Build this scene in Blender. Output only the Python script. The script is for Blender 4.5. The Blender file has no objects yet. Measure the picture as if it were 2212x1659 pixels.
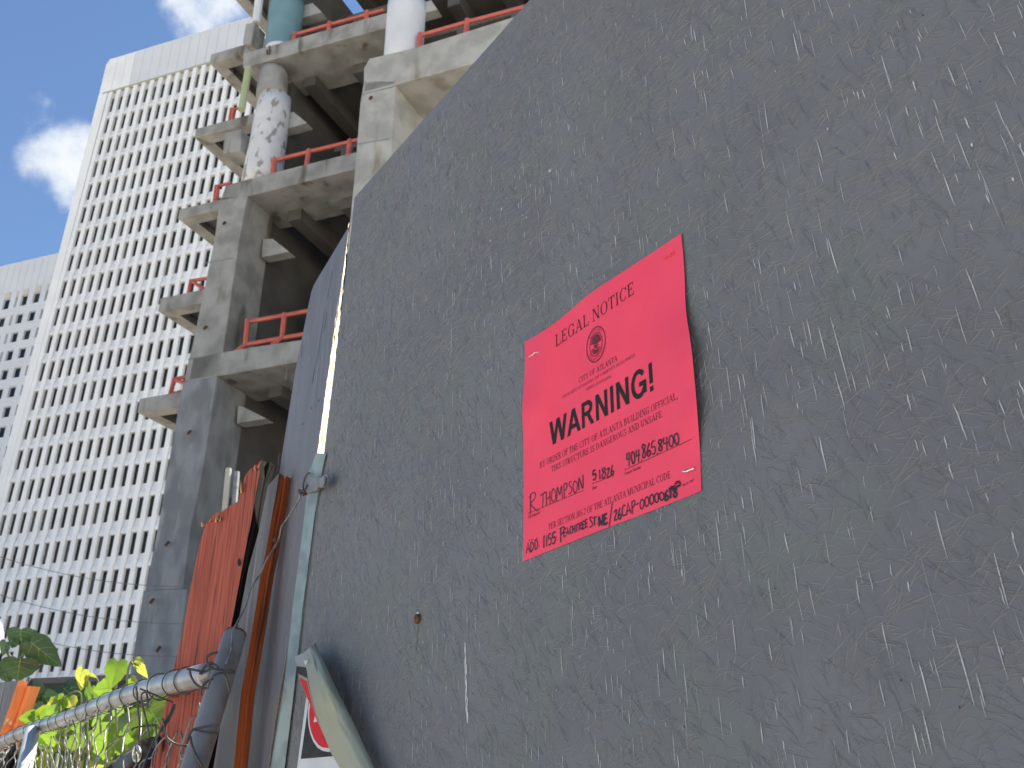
import bpy, bmesh, random
from math import *
from mathutils import Vector as V, Matrix, Euler
random.seed(7)
SC = bpy.context.scene
COL = SC.collection

# ------------------------------------------------------------------ camera
FPX, CX, CY = 2150.0, 1106.0, 829.5          # focal length and centre in units of a 2212 px wide frame
TILT = atan((1846 - CY) / FPX)
CAMP = V((0, 0, 1.5))
cam_d = bpy.data.cameras.new('camera'); cam = bpy.data.objects.new('camera', cam_d); COL.objects.link(cam)
cam.location = CAMP; cam.rotation_euler = (pi / 2 + TILT, 0, 0)
cam_d.sensor_width = 36; cam_d.lens = FPX / 2212 * 36
cam_d.clip_start = 0.02; cam_d.clip_end = 4000
cam_d.dof.use_dof = True; cam_d.dof.focus_distance = 1.03; cam_d.dof.aperture_fstop = 24.0
SC.camera = cam

# ------------------------------------------------------------------ world, sun, exposure
SUN_AZ, SUN_EL = radians(50), radians(52)
world = bpy.data.worlds.new('World'); SC.world = world; world.use_nodes = True
NT = world.node_tree; NT.nodes.clear()
def wn(t, **k):
    n = NT.nodes.new(t)
    for a, b in k.items(): setattr(n, a, b)
    return n
sky = wn('ShaderNodeTexSky'); sky.sky_type = 'NISHITA'; sky.sun_disc = False
sky.sun_elevation = SUN_EL; sky.sun_rotation = SUN_AZ; sky.altitude = 300; sky.air_density = 1.0; sky.dust_density = 0.0; sky.ozone_density = 4.0
bg = wn('ShaderNodeBackground'); bg.inputs[1].default_value = 0.063
out = wn('ShaderNodeOutputWorld')
tc = wn('ShaderNodeTexCoord')
def wmath(op, a, b=None, c=None):
    n = wn('ShaderNodeMath', operation=op)
    for i, x in enumerate((a, b, c)):
        if x is None: continue
        if isinstance(x, (int, float)): n.inputs[i].default_value = x
        else: NT.links.new(x, n.inputs[i])
    return n.outputs[0]
def wsmooth(x, lo, hi):
    n = wn('ShaderNodeMapRange', interpolation_type='SMOOTHSTEP')
    n.inputs[1].default_value = lo; n.inputs[2].default_value = hi
    NT.links.new(x, n.inputs[0]); return n.outputs[0]
def wnoise(scale, detail, rough=0.55):
    n = wn('ShaderNodeTexNoise'); n.inputs['Scale'].default_value = scale; n.inputs['Detail'].default_value = detail
    n.inputs['Roughness'].default_value = rough; NT.links.new(tc.outputs['Generated'], n.inputs['Vector']); return n.outputs[0]
_F = V((0, cos(TILT), sin(TILT))); _R = V((1, 0, 0)); _U = _R.cross(_F)
def ray(x, y): return ((x - CX) * _R - (y - CY) * _U + FPX * _F).normalized()
n1 = wnoise(15, 9); n2 = wnoise(42, 8, 0.6); nlow = wnoise(2.2, 3)
tot = wmath('MULTIPLY', wsmooth(nlow, 0.57, 0.75), 0.75)          # scattered cumulus over the whole sky
for (px, py, rad, amp) in [(160, 345, 3.3, 1.0), (105, 350, 2.6, .82), (175, 405, 2.4, .85), (78, 246, 2.0, .66), (462, -18, 4.2, .95), (-120, 330, 3.5, .7)]:
    d = ray(px, py)
    dp = wn('ShaderNodeVectorMath', operation='DOT_PRODUCT'); dp.inputs[1].default_value = d
    NT.links.new(tc.outputs['Generated'], dp.inputs[0])
    s = wmath('MULTIPLY', wsmooth(dp.outputs['Value'], cos(radians(rad)), 1.0), amp)
    tot = wmath('MAXIMUM', tot, s)
nn = wmath('ADD', wmath('MULTIPLY', n1, 0.54), wmath('MULTIPLY', n2, 0.46))
dens = wmath('MULTIPLY', wsmooth(wmath('ADD', wmath('MULTIPLY', tot, 0.55), nn), 0.74, 1.14), 0.92)
shade = wsmooth(wmath('ADD', nn, wmath('MULTIPLY', tot, .3)), 0.45, 0.85)
mixc = wn('ShaderNodeMix', data_type='RGBA'); mixc.inputs[6].default_value = (4.6, 5.1, 5.8, 1); mixc.inputs[7].default_value = (5.4, 5.6, 5.8, 1)
NT.links.new(shade, mixc.inputs[0])
mixs = wn('ShaderNodeMix', data_type='RGBA'); NT.links.new(dens, mixs.inputs[0]); NT.links.new(sky.outputs[0], mixs.inputs[6]); NT.links.new(mixc.outputs[2], mixs.inputs[7])
NT.links.new(mixs.outputs[2], bg.inputs[0]); NT.links.new(bg.outputs[0], out.inputs[0])

sun_d = bpy.data.lights.new('sun', 'SUN'); sun = bpy.data.objects.new('sun', sun_d); COL.objects.link(sun)
sun_d.energy = 5.0; sun_d.angle = radians(0.53); sun_d.color = (1, .95, .86)
sdir = V((sin(SUN_AZ) * cos(SUN_EL), cos(SUN_AZ) * cos(SUN_EL), sin(SUN_EL)))
sun.rotation_euler = sdir.to_track_quat('Z', 'Y').to_euler(); sun.location = (0, 0, 60)
vs = SC.view_settings
vs.view_transform = 'Standard'; vs.look = 'None'; vs.gamma = 1; vs.use_curve_mapping = False; vs.exposure = 1.54
SC.cycles.use_denoising = True
SC.cycles.max_bounces = 8; SC.cycles.transparent_max_bounces = 8
SC.cycles.caustics_reflective = False; SC.cycles.caustics_refractive = False

# ------------------------------------------------------------------ helpers
def dirz(az): a = radians(az); return V((sin(a), cos(a), 0))
UP = V((0, 0, 1))
class Plane:
    """vertical plane: origin p, horizontal direction u, normal n towards the viewer"""
    def __init__(s, p, az, flip=False):
        s.p = V(p); s.u = dirz(az); s.n = V((s.u.y, -s.u.x, 0)).normalized()
        if (CAMP - s.p).dot(s.n) < 0: s.n = -s.n
    def px(s, x, y, d=0.0):
        r = ray(x, y); o = s.p + s.n * d
        return CAMP + r * ((o - CAMP).dot(s.n) / r.dot(s.n))
    def src(s, x, y, d=0.0): return s.px(x * K, y * K, d)
    def at(s, a, z, d=0.0): q = s.p + s.u * a + s.n * d; return V((q.x, q.y, z))
    def uz(s, q): return (q - s.p).dot(s.u), q.z
    def off(s, d): pl = Plane.__new__(Plane); pl.p = s.p + s.n * d; pl.u = s.u; pl.n = s.n; return pl
K = 2212 / 3840
def far(x, y, hd): r = ray(x, y); return CAMP + r * (hd / hypot(r.x, r.y))
def slant(x, y, d): return CAMP + ray(x, y) * d
def ssl(x, y, d): return slant(x * K, y * K, d)
def crop(x0, y0, sc): return lambda X, Y: (x0 + X / sc, y0 + Y / sc)
c1 = crop(0, 0, 1.843); c2 = crop(0, 900, 1.843); c3 = crop(0, 1980, 1.843); c4 = crop(700, 0, 1.8433)
c5 = crop(600, 800, 1.6588); c6 = crop(600, 1680, 1.3824); c7 = crop(1900, 820, 2.37); c8 = crop(1900, 1450, 2.37)
cw = crop(700, 1680, 2.764); cg = crop(560, 2300, 2.8614); cl = crop(0, 2550, 5.026); ct = crop(400, 2400, 3.456)
ck = crop(1050, 1600, 4.147); cs = crop(1050, 2350, 3.13); cv = crop(0, 2300, 2.86)

def new(name, verts, faces, mat=None, parent=None, smooth=False, mats=None, fm=None):
    me = bpy.data.meshes.new(name); me.from_pydata([tuple(v) for v in verts], [], faces)
    for m in (mats or ([mat] if mat else [])): me.materials.append(m)
    if fm: me.polygons.foreach_set('material_index', fm)
    if smooth: me.polygons.foreach_set('use_smooth', [True] * len(faces))
    me.update()
    o = bpy.data.objects.new(name, me); COL.objects.link(o)
    if parent: o.parent = parent
    return o
def thing(name, label, cat, group=None, loc=None):
    o = bpy.data.objects.new(name, None); COL.objects.link(o); o.empty_display_size = .1
    return tag(o, label, cat, group)
def tag(o, label, cat, group=None):
    o['label'] = label; o['category'] = cat
    if group: o['group'] = group
    return o
def fix_normals(o):
    bm = bmesh.new(); bm.from_mesh(o.data); bmesh.ops.recalc_face_normals(bm, faces=bm.faces); bm.to_mesh(o.data); bm.free(); return o
def prism(name, pts, ext, mat, parent=None, bevel=0.0, mats=None, side=None, segs=1):
    """polygon pts extruded by vector ext; side = material index of the side faces"""
    n = len(pts); ext = V(ext)
    vs_ = [V(p) for p in pts] + [V(p) + ext for p in pts]
    fs = [list(range(n)), list(range(2 * n - 1, n - 1, -1))] + [[i, i + n, (i + 1) % n + n, (i + 1) % n] for i in range(n)]
    fm = None
    if side is not None: fm = [0, 0] + [side[i] if isinstance(side, list) else side for i in range(n)]
    o = new(name, vs_, fs, mat, parent, mats=mats, fm=fm); fix_normals(o)
    if bevel:
        bm = bmesh.new(); bm.from_mesh(o.data)
        bmesh.ops.bevel(bm, geom=bm.edges[:], offset=bevel, segments=segs, affect='EDGES'); bm.to_mesh(o.data); bm.free()
    return o
class MB:
    def __init__(s): s.v = []; s.f = []
    def quad(s, a, b, c, d): i = len(s.v); s.v += [a, b, c, d]; s.f.append((i, i + 1, i + 2, i + 3))
    def tri(s, a, b, c): i = len(s.v); s.v += [a, b, c]; s.f.append((i, i + 1, i + 2))
    def box(s, o, a, b, c):
        i = len(s.v); o = V(o); a = V(a); b = V(b); c = V(c)
        s.v += [o, o + a, o + a + b, o + b, o + c, o + a + c, o + a + b + c, o + b + c]
        s.f += [(i, i + 3, i + 2, i + 1), (i + 4, i + 5, i + 6, i + 7), (i, i + 1, i + 5, i + 4), (i + 1, i + 2, i + 6, i + 5), (i + 2, i + 3, i + 7, i + 6), (i + 3, i, i + 4, i + 7)]
    def tube(s, pts, r, seg=8, cap=True):
        pts = [V(p) for p in pts]; base = len(s.v); n = len(pts); prev = None
        for k, p in enumerate(pts):
            t = (pts[min(k + 1, n - 1)] - pts[max(k - 1, 0)]).normalized()
            if prev is None:
                a = t.cross(UP if abs(t.z) < .9 else V((1, 0, 0))).normalized()
            else:
                a = (prev - t * prev.dot(t)).normalized()
            prev = a; b = t.cross(a); rr = r[k] if isinstance(r, (list, tuple)) else r
            for j in range(seg):
                w = 2 * pi * j / seg; s.v.append(p + (a * cos(w) + b * sin(w)) * rr)
        for k in range(n - 1):
            for j in range(seg):
                j2 = (j + 1) % seg; q = base + k * seg
                s.f.append((q + j, q + j2, q + seg + j2, q + seg + j))
        if cap: s.f.append(tuple(base + j for j in range(seg))[::-1]); s.f.append(tuple(base + (n - 1) * seg + j for j in range(seg)))
    def build(s, name, mat, parent=None, smooth=False, stuff=False, fix=True):
        o = new(name, s.v, s.f, mat, parent, smooth)
        if fix: fix_normals(o)
        if stuff: o['kind'] = 'stuff'
        return o
def spline(pts, n=8):
    pts = [V(p) for p in pts]; P = [pts[0]] + pts + [pts[-1]]; r = []
    for i in range(1, len(P) - 2):
        for k in range(n):
            t = k / n; a, b, c, d = P[i - 1], P[i], P[i + 1], P[i + 2]
            r.append(.5 * ((2 * b) + (c - a) * t + (2 * a - 5 * b + 4 * c - d) * t * t + (3 * b - a - 3 * c + d) * t ** 3))
    r.append(pts[-1]); return r
def interp(x, xs, ys):
    if (xs[0] > xs[-1]): xs = xs[::-1]; ys = ys[::-1]
    if x <= xs[0]: return ys[0] + (x - xs[0]) * (ys[1] - ys[0]) / (xs[1] - xs[0])
    for i in range(len(xs) - 1):
        if x <= xs[i + 1]: return ys[i] + (x - xs[i]) * (ys[i + 1] - ys[i]) / (xs[i + 1] - xs[i])
    return ys[-1] + (x - xs[-1]) * (ys[-1] - ys[-2]) / (xs[-1] - xs[-2])

# ------------------------------------------------------------------ materials
def mat(name, col, rough=.7, metal=0, col2=None, scale=5, stretch=(1, 1, 1), lo=.35, hi=.65, detail=6, bump=0, bscale=None, bstretch=None, spec=.5,
        col3=None, scale3=3, lo3=.55, hi3=.7, stretch3=(1, 1, 1), rot=None, trans=None, transl=0, coat=0, rdist=.02):
    m = bpy.data.materials.new(name); m.use_nodes = True; t = m.node_tree; b = t.nodes['Principled BSDF']; L = t.links
    b.inputs['Roughness'].default_value = rough; b.inputs['Metallic'].default_value = metal; b.inputs['Specular IOR Level'].default_value = spec
    b.inputs['Base Color'].default_value = (*col, 1); b.inputs['Coat Weight'].default_value = coat
    tcn = t.nodes.new('ShaderNodeTexCoord')
    def mapped(sc, rt=None):
        mp = t.nodes.new('ShaderNodeMapping'); mp.inputs['Scale'].default_value = sc
        if rt: mp.inputs['Rotation'].default_value = rt
        L.new(tcn.outputs['Object'], mp.inputs[0]); return mp.outputs[0]
    def noise(sc, st, det):
        n = t.nodes.new('ShaderNodeTexNoise'); n.inputs['Scale'].default_value = sc; n.inputs['Detail'].default_value = det
        L.new(mapped(st, rot), n.inputs['Vector']); return n.outputs[0]
    def ramp(x, lo, hi):
        r = t.nodes.new('ShaderNodeMapRange'); r.interpolation_type = 'SMOOTHSTEP'; r.inputs[1].default_value = lo; r.inputs[2].default_value = hi; L.new(x, r.inputs[0]); return r.outputs[0]
    cur = None
    if col2:
        mx = t.nodes.new('ShaderNodeMix'); mx.data_type = 'RGBA'; mx.inputs[6].default_value = (*col, 1); mx.inputs[7].default_value = (*col2, 1)
        L.new(ramp(noise(scale, stretch, detail), lo, hi), mx.inputs[0]); cur = mx.outputs[2]
    if col3:
        mx = t.nodes.new('ShaderNodeMix'); mx.data_type = 'RGBA'; mx.inputs[7].default_value = (*col3, 1)
        if cur: L.new(cur, mx.inputs[6])
        else: mx.inputs[6].default_value = (*col, 1)
        L.new(ramp(noise(scale3, stretch3, 7), lo3, hi3), mx.inputs[0]); cur = mx.outputs[2]
    if cur: L.new(cur, b.inputs['Base Color'])
    if bump:
        bp = t.nodes.new('ShaderNodeBump'); bp.inputs['Strength'].default_value = bump; bp.inputs['Distance'].default_value = rdist
        L.new(noise(bscale or scale * 4, bstretch or stretch, 8), bp.inputs['Height']); L.new(bp.outputs[0], b.inputs['Normal'])
    if transl:
        tr = t.nodes.new('ShaderNodeBsdfTranslucent'); ms = t.nodes.new('ShaderNodeMixShader'); ms.inputs[0].default_value = transl
        tr.inputs[0].default_value = (*(trans or col), 1)
        L.new(b.outputs[0], ms.inputs[1]); L.new(tr.outputs[0], ms.inputs[2]); L.new(ms.outputs[0], t.nodes['Material Output'].inputs[0])
    return m
M = {}
M['wall'] = mat('grey_paint', (.143, .146, .156), .62, col2=(.160, .166, .176), scale=5, lo=.4, hi=.6, col3=(.146, .160, .158), scale3=9, lo3=.5, hi3=.66, bump=.25, bscale=420, rdist=.001, spec=.35)
M['wall2'] = mat('grey_paint_weathered', (.155, .159, .174), .6, col2=(.128, .131, .145), scale=7, stretch=(6, 6, .6), bump=.35, bscale=60, bstretch=(8, 8, .5), rdist=.002)
M['strand'] = mat('grey_strand_paint', (.158, .163, .173), .5, spec=.45, col2=(.17, .176, .184), scale=6)
M['streak'] = mat('pale_paint_streak', (.56, .57, .56), .7, col2=(.40, .41, .42), scale=60)
M['chip'] = mat('white_primer', (.72, .72, .68), .7)
M['crack'] = mat('dark_crack', (.02, .02, .022), .9)
M['paper'] = mat('red_paper', (.89, .076, .138), .6, col2=(.86, .068, .127), scale=14, bump=.1, bscale=60, rdist=.001, spec=.25)
M['ink'] = mat('black_ink', (.022, .022, .022), .7, spec=.2)
M['ink2'] = mat('seal_ink', (.16, .012, .03), .7)
M['marker'] = mat('marker_ink', (.012, .012, .02), .5)
M['staple'] = mat('staple_metal', (.72, .7, .66), .35, metal=.9)
M['galv'] = mat('galvanised', (.27, .33, .325), .45, metal=.3, col2=(.19, .235, .235), scale=22, lo=.4, hi=.62, col3=(.06, .07, .06), scale3=55, lo3=.68, hi3=.72, bump=.12, bscale=40, rdist=.003)
M['galvp'] = mat('galvanised_pipe', (.42, .42, .41), .36, metal=.45, col2=(.28, .275, .26), scale=14, col3=(.22, .16, .10), scale3=26, lo3=.66, hi3=.74, bump=.15, bscale=50, rdist=.003)
M['galvd'] = mat('dull_pipe', (.24, .24, .235), .5, metal=.2, col2=(.16, .16, .157), scale=24, col3=(.16, .1, .06), scale3=22, lo3=.68, hi3=.74, bump=.15, bscale=60, rdist=.003)
M['galvl'] = mat('sunlit_galvanised', (.62, .62, .6), .4, metal=.3, col2=(.45, .46, .46), scale=12, bump=.1, bscale=40, rdist=.003)  # sunlight on the left gate post put into a paler zinc
M['rust'] = mat('rust', (.06, .028, .016), .85, col2=(.14, .06, .025), scale=120)
M['ruststain'] = mat('rust_stain', (.15, .135, .11), .8)
M['wire'] = mat('dark_wire', (.05, .047, .05), .5, metal=.5, col2=(.1, .09, .085), scale=90)
M['wirel'] = mat('zinc_wire', (.26, .25, .23), .45, metal=.3, col2=(.13, .115, .105), scale=70)
M['cream'] = mat('broken_board_edge', (.82, .74, .52), .85, col2=(.62, .5, .3), scale=160, lo=.5, hi=.65, bump=.8, bscale=260, rdist=.004)
M['orange'] = mat('orange_stained_wood', (.43, .10, .06), .75, col2=(.31, .064, .037), scale=230, stretch=(1, 1, .03), lo=.38, hi=.64, col3=(.06, .02, .012), scale3=300, stretch3=(1, 1, .018), lo3=.585, hi3=.68, bump=.7, bscale=240, bstretch=(1, 1, .03), rdist=.004)
M['orangee'] = mat('orange_stained_edge', (.44, .095, .022), .7, col2=(.13, .04, .018), scale=60, stretch=(1, 1, .04), lo=.48, hi=.68, bump=.6, bscale=90, bstretch=(1, 1, .05), rdist=.003)
M['orangeb'] = mat('sunlit_orange_edge', (.9, .26, .075), .7, col2=(.75, .17, .04), scale=50, stretch=(1, 1, .05), lo=.5, hi=.7, col3=(.75, .66, .58), scale3=14, lo3=.69, hi3=.73)  # orange brightened in colour to stand for sun on the edge
M['greyw'] = mat('weathered_grey_wood', (.17, .175, .185), .8, col2=(.10, .10, .105), scale=40, stretch=(1, 1, .06), col3=(.25, .26, .27), scale3=60, stretch3=(1, 1, .05), bump=.6, bscale=80, bstretch=(1, 1, .05), rdist=.003)
M['darkw'] = mat('dark_wood_edge', (.018, .016, .014), .9, spec=.1, col2=(.05, .047, .042), scale=70, stretch=(1, 1, .03), lo=.55, hi=.68, bump=.6, bscale=80, bstretch=(1, 1, .05), rdist=.003)
M['splinter'] = mat('raw_splinter', (.55, .36, .22), .8, col2=(.4, .16, .08), scale=80)
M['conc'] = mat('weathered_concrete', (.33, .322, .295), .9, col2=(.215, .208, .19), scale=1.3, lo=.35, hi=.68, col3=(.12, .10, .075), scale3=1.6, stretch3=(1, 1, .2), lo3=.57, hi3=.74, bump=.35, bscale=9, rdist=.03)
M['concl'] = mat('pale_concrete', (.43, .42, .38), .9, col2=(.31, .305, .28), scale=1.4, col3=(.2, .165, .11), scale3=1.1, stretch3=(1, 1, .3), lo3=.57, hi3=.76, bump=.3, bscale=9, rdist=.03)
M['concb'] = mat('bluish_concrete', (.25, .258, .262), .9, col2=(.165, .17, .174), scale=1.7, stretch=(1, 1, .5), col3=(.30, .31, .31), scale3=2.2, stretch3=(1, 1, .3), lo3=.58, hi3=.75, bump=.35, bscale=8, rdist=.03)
M['concd'] = mat('shade_dark_concrete', (.105, .098, .088), .95, col2=(.075, .07, .064), scale=.8, bump=.3, bscale=7, rdist=.03)  # shade inside the frame put into a darker concrete colour
M['peel'] = mat('peeling_wrap', (.66, .655, .645), .7, col2=(.60, .59, .585), scale=2, col3=(.30, .27, .25), scale3=3.4, stretch3=(1, 1, .6), lo3=.55, hi3=.62, bump=.3, bscale=6, rdist=.03)
M['wrap'] = mat('white_wrap', (.66, .67, .67), .65, col2=(.6, .61, .61), scale=1.5, bump=.15, bscale=4, rdist=.03)
M['teal'] = mat('teal_wrap', (.17, .29, .31), .6, col2=(.14, .25, .27), scale=1.2)
M['redrail'] = mat('red_oxide_steel', (.58, .135, .095), .6, col2=(.47, .10, .075), scale=3)
M['ygreen'] = mat('faded_green_pipe', (.38, .42, .24), .7)
M['dark'] = mat('dark_window_rim', (.03, .03, .032), .9)  # dark rim round each tower window pane
M['facade'] = mat('white_precast', (.80, .80, .79), .75, col2=(.73, .735, .725), scale=.25, bump=.05, bscale=2, rdist=.03)
M['facade2'] = mat('white_panel', (.64, .655, .67), .7, col2=(.60, .615, .63), scale=.2)
M['glass'] = mat('dark_glass', (.018, .021, .02), .15, spec=.22)
M['glass2'] = mat('brown_glass', (.035, .03, .026), .15, spec=.22, col2=(.02, .022, .024), scale=.8)
M['glass4'] = mat('glass_with_blind', (.07, .068, .06), .2, spec=.25)
M['glass3'] = mat('blue_glass', (.012, .017, .025), .12, spec=.2)
M['lintel'] = mat('beige_lintel', (.55, .52, .45), .8)
M['olive'] = mat('olive_joint', (.33, .34, .27), .8)
M['asph'] = mat('ground_mix', (.50, .455, .39), .95, col2=(.41, .375, .325), scale=.6, bump=.3, bscale=30, rdist=.01)
M['leaf'] = mat('young_leaf', (.085, .16, .018), .45, col2=(.13, .20, .022), scale=9, trans=(.20, .33, .025), transl=.5)
M['leafd'] = mat('mature_leaf', (.022, .062, .03), .42, col2=(.03, .08, .036), scale=6, trans=(.05, .12, .02), transl=.08)
M['leafy'] = mat('yellow_leaf', (.22, .24, .035), .5, col2=(.16, .20, .03), scale=9, trans=(.42, .45, .06), transl=.5)
M['vein'] = mat('leaf_vein', (.25, .33, .10), .5, trans=(.5, .6, .2), transl=.3)
M['stem'] = mat('plant_stem', (.12, .14, .05), .7)
M['tarp'] = mat('black_tarp', (.012, .012, .014), .45, col2=(.02, .02, .022), scale=30, bump=.3, bscale=25, rdist=.01)
M['grom'] = mat('brass_grommet', (.62, .58, .48), .3, metal=.8)
M['white'] = mat('white_gloss', (.8, .8, .8), .4)
M['flap'] = mat('sticker_back', (.27, .29, .22), .5, col2=(.31, .325, .25), scale=7, bump=.2, bscale=12, rdist=.01)
M['swhite'] = mat('sticker_white', (.62, .63, .65), .35, col2=(.56, .57, .6), scale=20)
M['sblack'] = mat('sticker_black', (.014, .014, .014), .5, col2=(.03, .03, .028), scale=40, spec=.15)
M['sred'] = mat('sticker_red', (.66, .012, .025), .5, col2=(.58, .01, .02), scale=20, spec=.15)
M['sgrey'] = mat('sticker_grey', (.30, .29, .285), .35)
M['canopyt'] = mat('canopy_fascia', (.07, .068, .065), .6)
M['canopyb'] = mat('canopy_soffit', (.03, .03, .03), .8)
M['cable'] = mat('cable_black', (.16, .15, .14), .7)

# ------------------------------------------------------------------ ground
g = new('ground', [(-1500, -1500, 0), (1500, -1500, 0), (1500, 1500, 0), (-1500, 1500, 0)], [(0, 1, 2, 3)], M['asph']); g['kind'] = 'structure'

# ------------------------------------------------------------------ white office tower
TW = Plane(far(100, 1450, 150), -70)
Z0S = [121.4, 97.85, 88.5, 78.3, 53.85, 38.55, 23.5]; R0S = [0, 5, 7, 9, 14, 17, 20]
def zrow(r): return interp(r, R0S, Z0S)                     # sill of row r
def ucol(k, z):
    c0 = interp(z, [18, 23, 31, 54, 69, 86, 98, 121, 134], [14.7, 14.5, 14.2, 13.3, 12.7, 11.95, 11.35, 10.43, 10.0])
    sp = interp(z, [23, 64, 121], [1.895, 1.86, 1.815])
    return c0 - sp * k
def uedge(z): return interp(z, [18, 23, 53, 60, 71, 86, 98, 121, 134], [17.1, 16.9, 15.75, 15.45, 15.0, 14.35, 13.95, 13.4, 13.0])
tower = thing('office_tower', 'tall white office tower with close ranks of narrow slit windows', 'office tower')
NC, NR = 18, 21; WH = 3.0
SLOT, DEP = 1.02, .55                                         # slot width and depth of the window recess
zt, zb = 125.7, 22.6
zs = [zt + (zb - zt) * i / 14 for i in range(15)]
for k in range(-1, NC):                                     # continuous fins between the window columns
    m = MB(); prof = [(0, 0), (0.0, DEP * .9), (.06, DEP), (.74, DEP), (.82, DEP * .85), (.84, 0)]
    for i in range(len(zs) - 1):
        for (a0, d0), (a1, d1) in zip(prof[:-1], prof[1:]):
            def P(a, d, z): return TW.at(ucol(k, z) - SLOT - a, z, d)
            m.quad(P(a0, d0, zs[i]), P(a1, d1, zs[i]), P(a1, d1, zs[i + 1]), P(a0, d0, zs[i + 1]))
    m.build('fin', M['facade'], tower)
sp = MB(); prof = [(0.0, .05), (-.25, .08), (-.9, .22), (-1.35, .42), (-1.75, .50), (-2.02, .50), (-2.02, 0)]
SPM = {}
def spandrel_mesh(h):
    key = round(h, 1)
    if key in SPM: return SPM[key]
    v = []; f = []; s = h / 2.02
    for (dz, d) in prof: v += [(0, d, dz * s), (-SLOT - .02, d, dz * s)]
    for i in range(len(prof) - 1): f.append((2 * i, 2 * i + 1, 2 * i + 3, 2 * i + 2))
    me = bpy.data.meshes.new('spandrel'); me.from_pydata(v, [], f); me.materials.append(M['facade']); me.update(); SPM[key] = me; return me
GM = []
for gm in ('glass', 'glass2', 'glass', 'glass', 'glass4'):
    me = bpy.data.meshes.new('window'); w = SLOT
    fr = .07
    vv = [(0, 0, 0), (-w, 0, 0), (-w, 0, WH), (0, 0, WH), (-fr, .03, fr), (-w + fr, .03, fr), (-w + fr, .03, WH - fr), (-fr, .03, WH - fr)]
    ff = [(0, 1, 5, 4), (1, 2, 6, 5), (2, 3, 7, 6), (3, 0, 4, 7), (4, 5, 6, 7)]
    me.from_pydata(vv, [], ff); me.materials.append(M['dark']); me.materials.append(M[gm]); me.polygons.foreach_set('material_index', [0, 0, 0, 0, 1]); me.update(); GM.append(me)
rotz = atan2(TW.u.y, TW.u.x)
def put(me, name, q, parent):
    o = bpy.data.objects.new(name, me); COL.objects.link(o); o.parent = parent
    # local +x = u, +y = viewer normal
    o.matrix_local = Matrix(((TW.u.x, TW.n.x, 0, q.x), (TW.u.y, TW.n.y, 0, q.y), (0, 0, 1, q.z), (0, 0, 0, 1))); return o
def visible_cols(r): return int(round(interp(r, [0, 4, 8, 12, 16, 20], [16.5, 14.5, 14.2, 13.8, 14.8, 15.2])))
nwin = 0; rest = MB(); rests = MB()
def bake(me, q, mb):
    i = len(mb.v); mb.v += [q + TW.u * a.co.x + TW.n * a.co.y + UP * a.co.z for a in me.vertices]; mb.f += [tuple(i + j for j in p.vertices) for p in me.polygons]
for r in range(NR):
    z = zrow(r); znext = zrow(r + 1) + WH if r < NR - 1 else z - 1.0
    for k in range(NC):
        q = TW.at(ucol(k, z), z, 0); hgt = z - znext
        me = random.choice(GM)
        if k < visible_cols(r) - 1 and nwin < 299:
            put(me, 'window', q, tower); put(spandrel_mesh(hgt), 'spandrel', q, tower); nwin += 1
        else: bake(me, q, rest); bake(spandrel_mesh(hgt), q, rests)
rest.build('window_rest', M['glass'], tower, stuff=True, fix=False); rests.build('spandrel_rest', M['facade'], tower, stuff=True, fix=False)
m = MB()                                                     # recess heads above the top row, olive joint under the parapet
ztop = zrow(0) + WH
m.quad(TW.at(ucol(0, zt) + .2, ztop, .02), TW.at(ucol(NC, zt), ztop, .02), TW.at(ucol(NC, zt), zt, .02), TW.at(ucol(0, zt) + .2, zt, .02)); m.build('head_wall', M['lintel'], tower)
m = MB(); m.box(TW.at(ucol(0, zt) + .25, zt, -.2), TW.u * -(NC * 1.9), TW.n * .66, UP * .45); m.build('joint_band', M['olive'], tower)
ptop = 134.0
npan = 17; L0 = uedge(130) - .55
for i in range(npan):                                        # parapet panels
    pw = 2.0; a = L0 - i * pw
    m = MB(); m.box(TW.at(a, zt + .45, -.3), TW.u * -(pw - .05), TW.n * .86, UP * (ptop - zt - .45)); m.build('parapet_panel', M['facade2' if i > 2 else 'facade'], tower)
m = MB()                                                     # corner pilaster with its groove
for i in range(len(zs) - 1):
    for (a0, d0), (a1, d1) in zip([(0, -.6), (0, .55), (1.75, .6), (1.76, .1), (2.25, .1), (2.26, .45), (2.65, .45), (2.66, 0)][:-1], [(0, .55), (1.75, .6), (1.76, .1), (2.25, .1), (2.26, .45), (2.65, .45), (2.66, 0)]):
        def P(a, d, z): return TW.at(uedge(z) - a * (uedge(z) - ucol(0, z)) / 2.66, z, d)
        m.quad(P(a0, d0, zs[i]), P(a1, d1, zs[i]), P(a1, d1, zs[i + 1]), P(a0, d0, zs[i + 1]))
m.build('corner_pilaster', M['facade'], tower)
m = MB(); a0 = uedge(130)                                    # chamfered head of the corner
prism('corner_head', [TW.at(uedge(zt) - .0, zt + .05, .5), TW.at(a0 + .05, ptop - 1.1, .5), TW.at(a0 - .45, ptop - .1, .5), TW.at(a0 - .58, ptop - .1, .5), TW.at(a0 - .58, zt + .05, .5)], -TW.n * .9, M['facade'], tower)
m = MB(); m.box(TW.at(13.0, 0, -.35), TW.u * -48, TW.n * -24, UP * 133.2); m.build('core', M['facade'], tower)
prism('base_flare', [TW.at(uedge(23), 0, -.2), TW.at(uedge(23), 23, -.2), TW.at(uedge(60), 60, -.2), TW.at(uedge(98), 98, -.2), TW.at(uedge(121), 125, -.2), TW.at(10, 125, -.2), TW.at(10, 0, -.2)], -TW.n * .14, M['facade'], tower)
m = MB(); m.box(TW.at(17, 0, -.05), TW.u * -40, TW.n * .35, UP * 22.6); m.build('podium_wall', M['facade'], tower)

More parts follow.
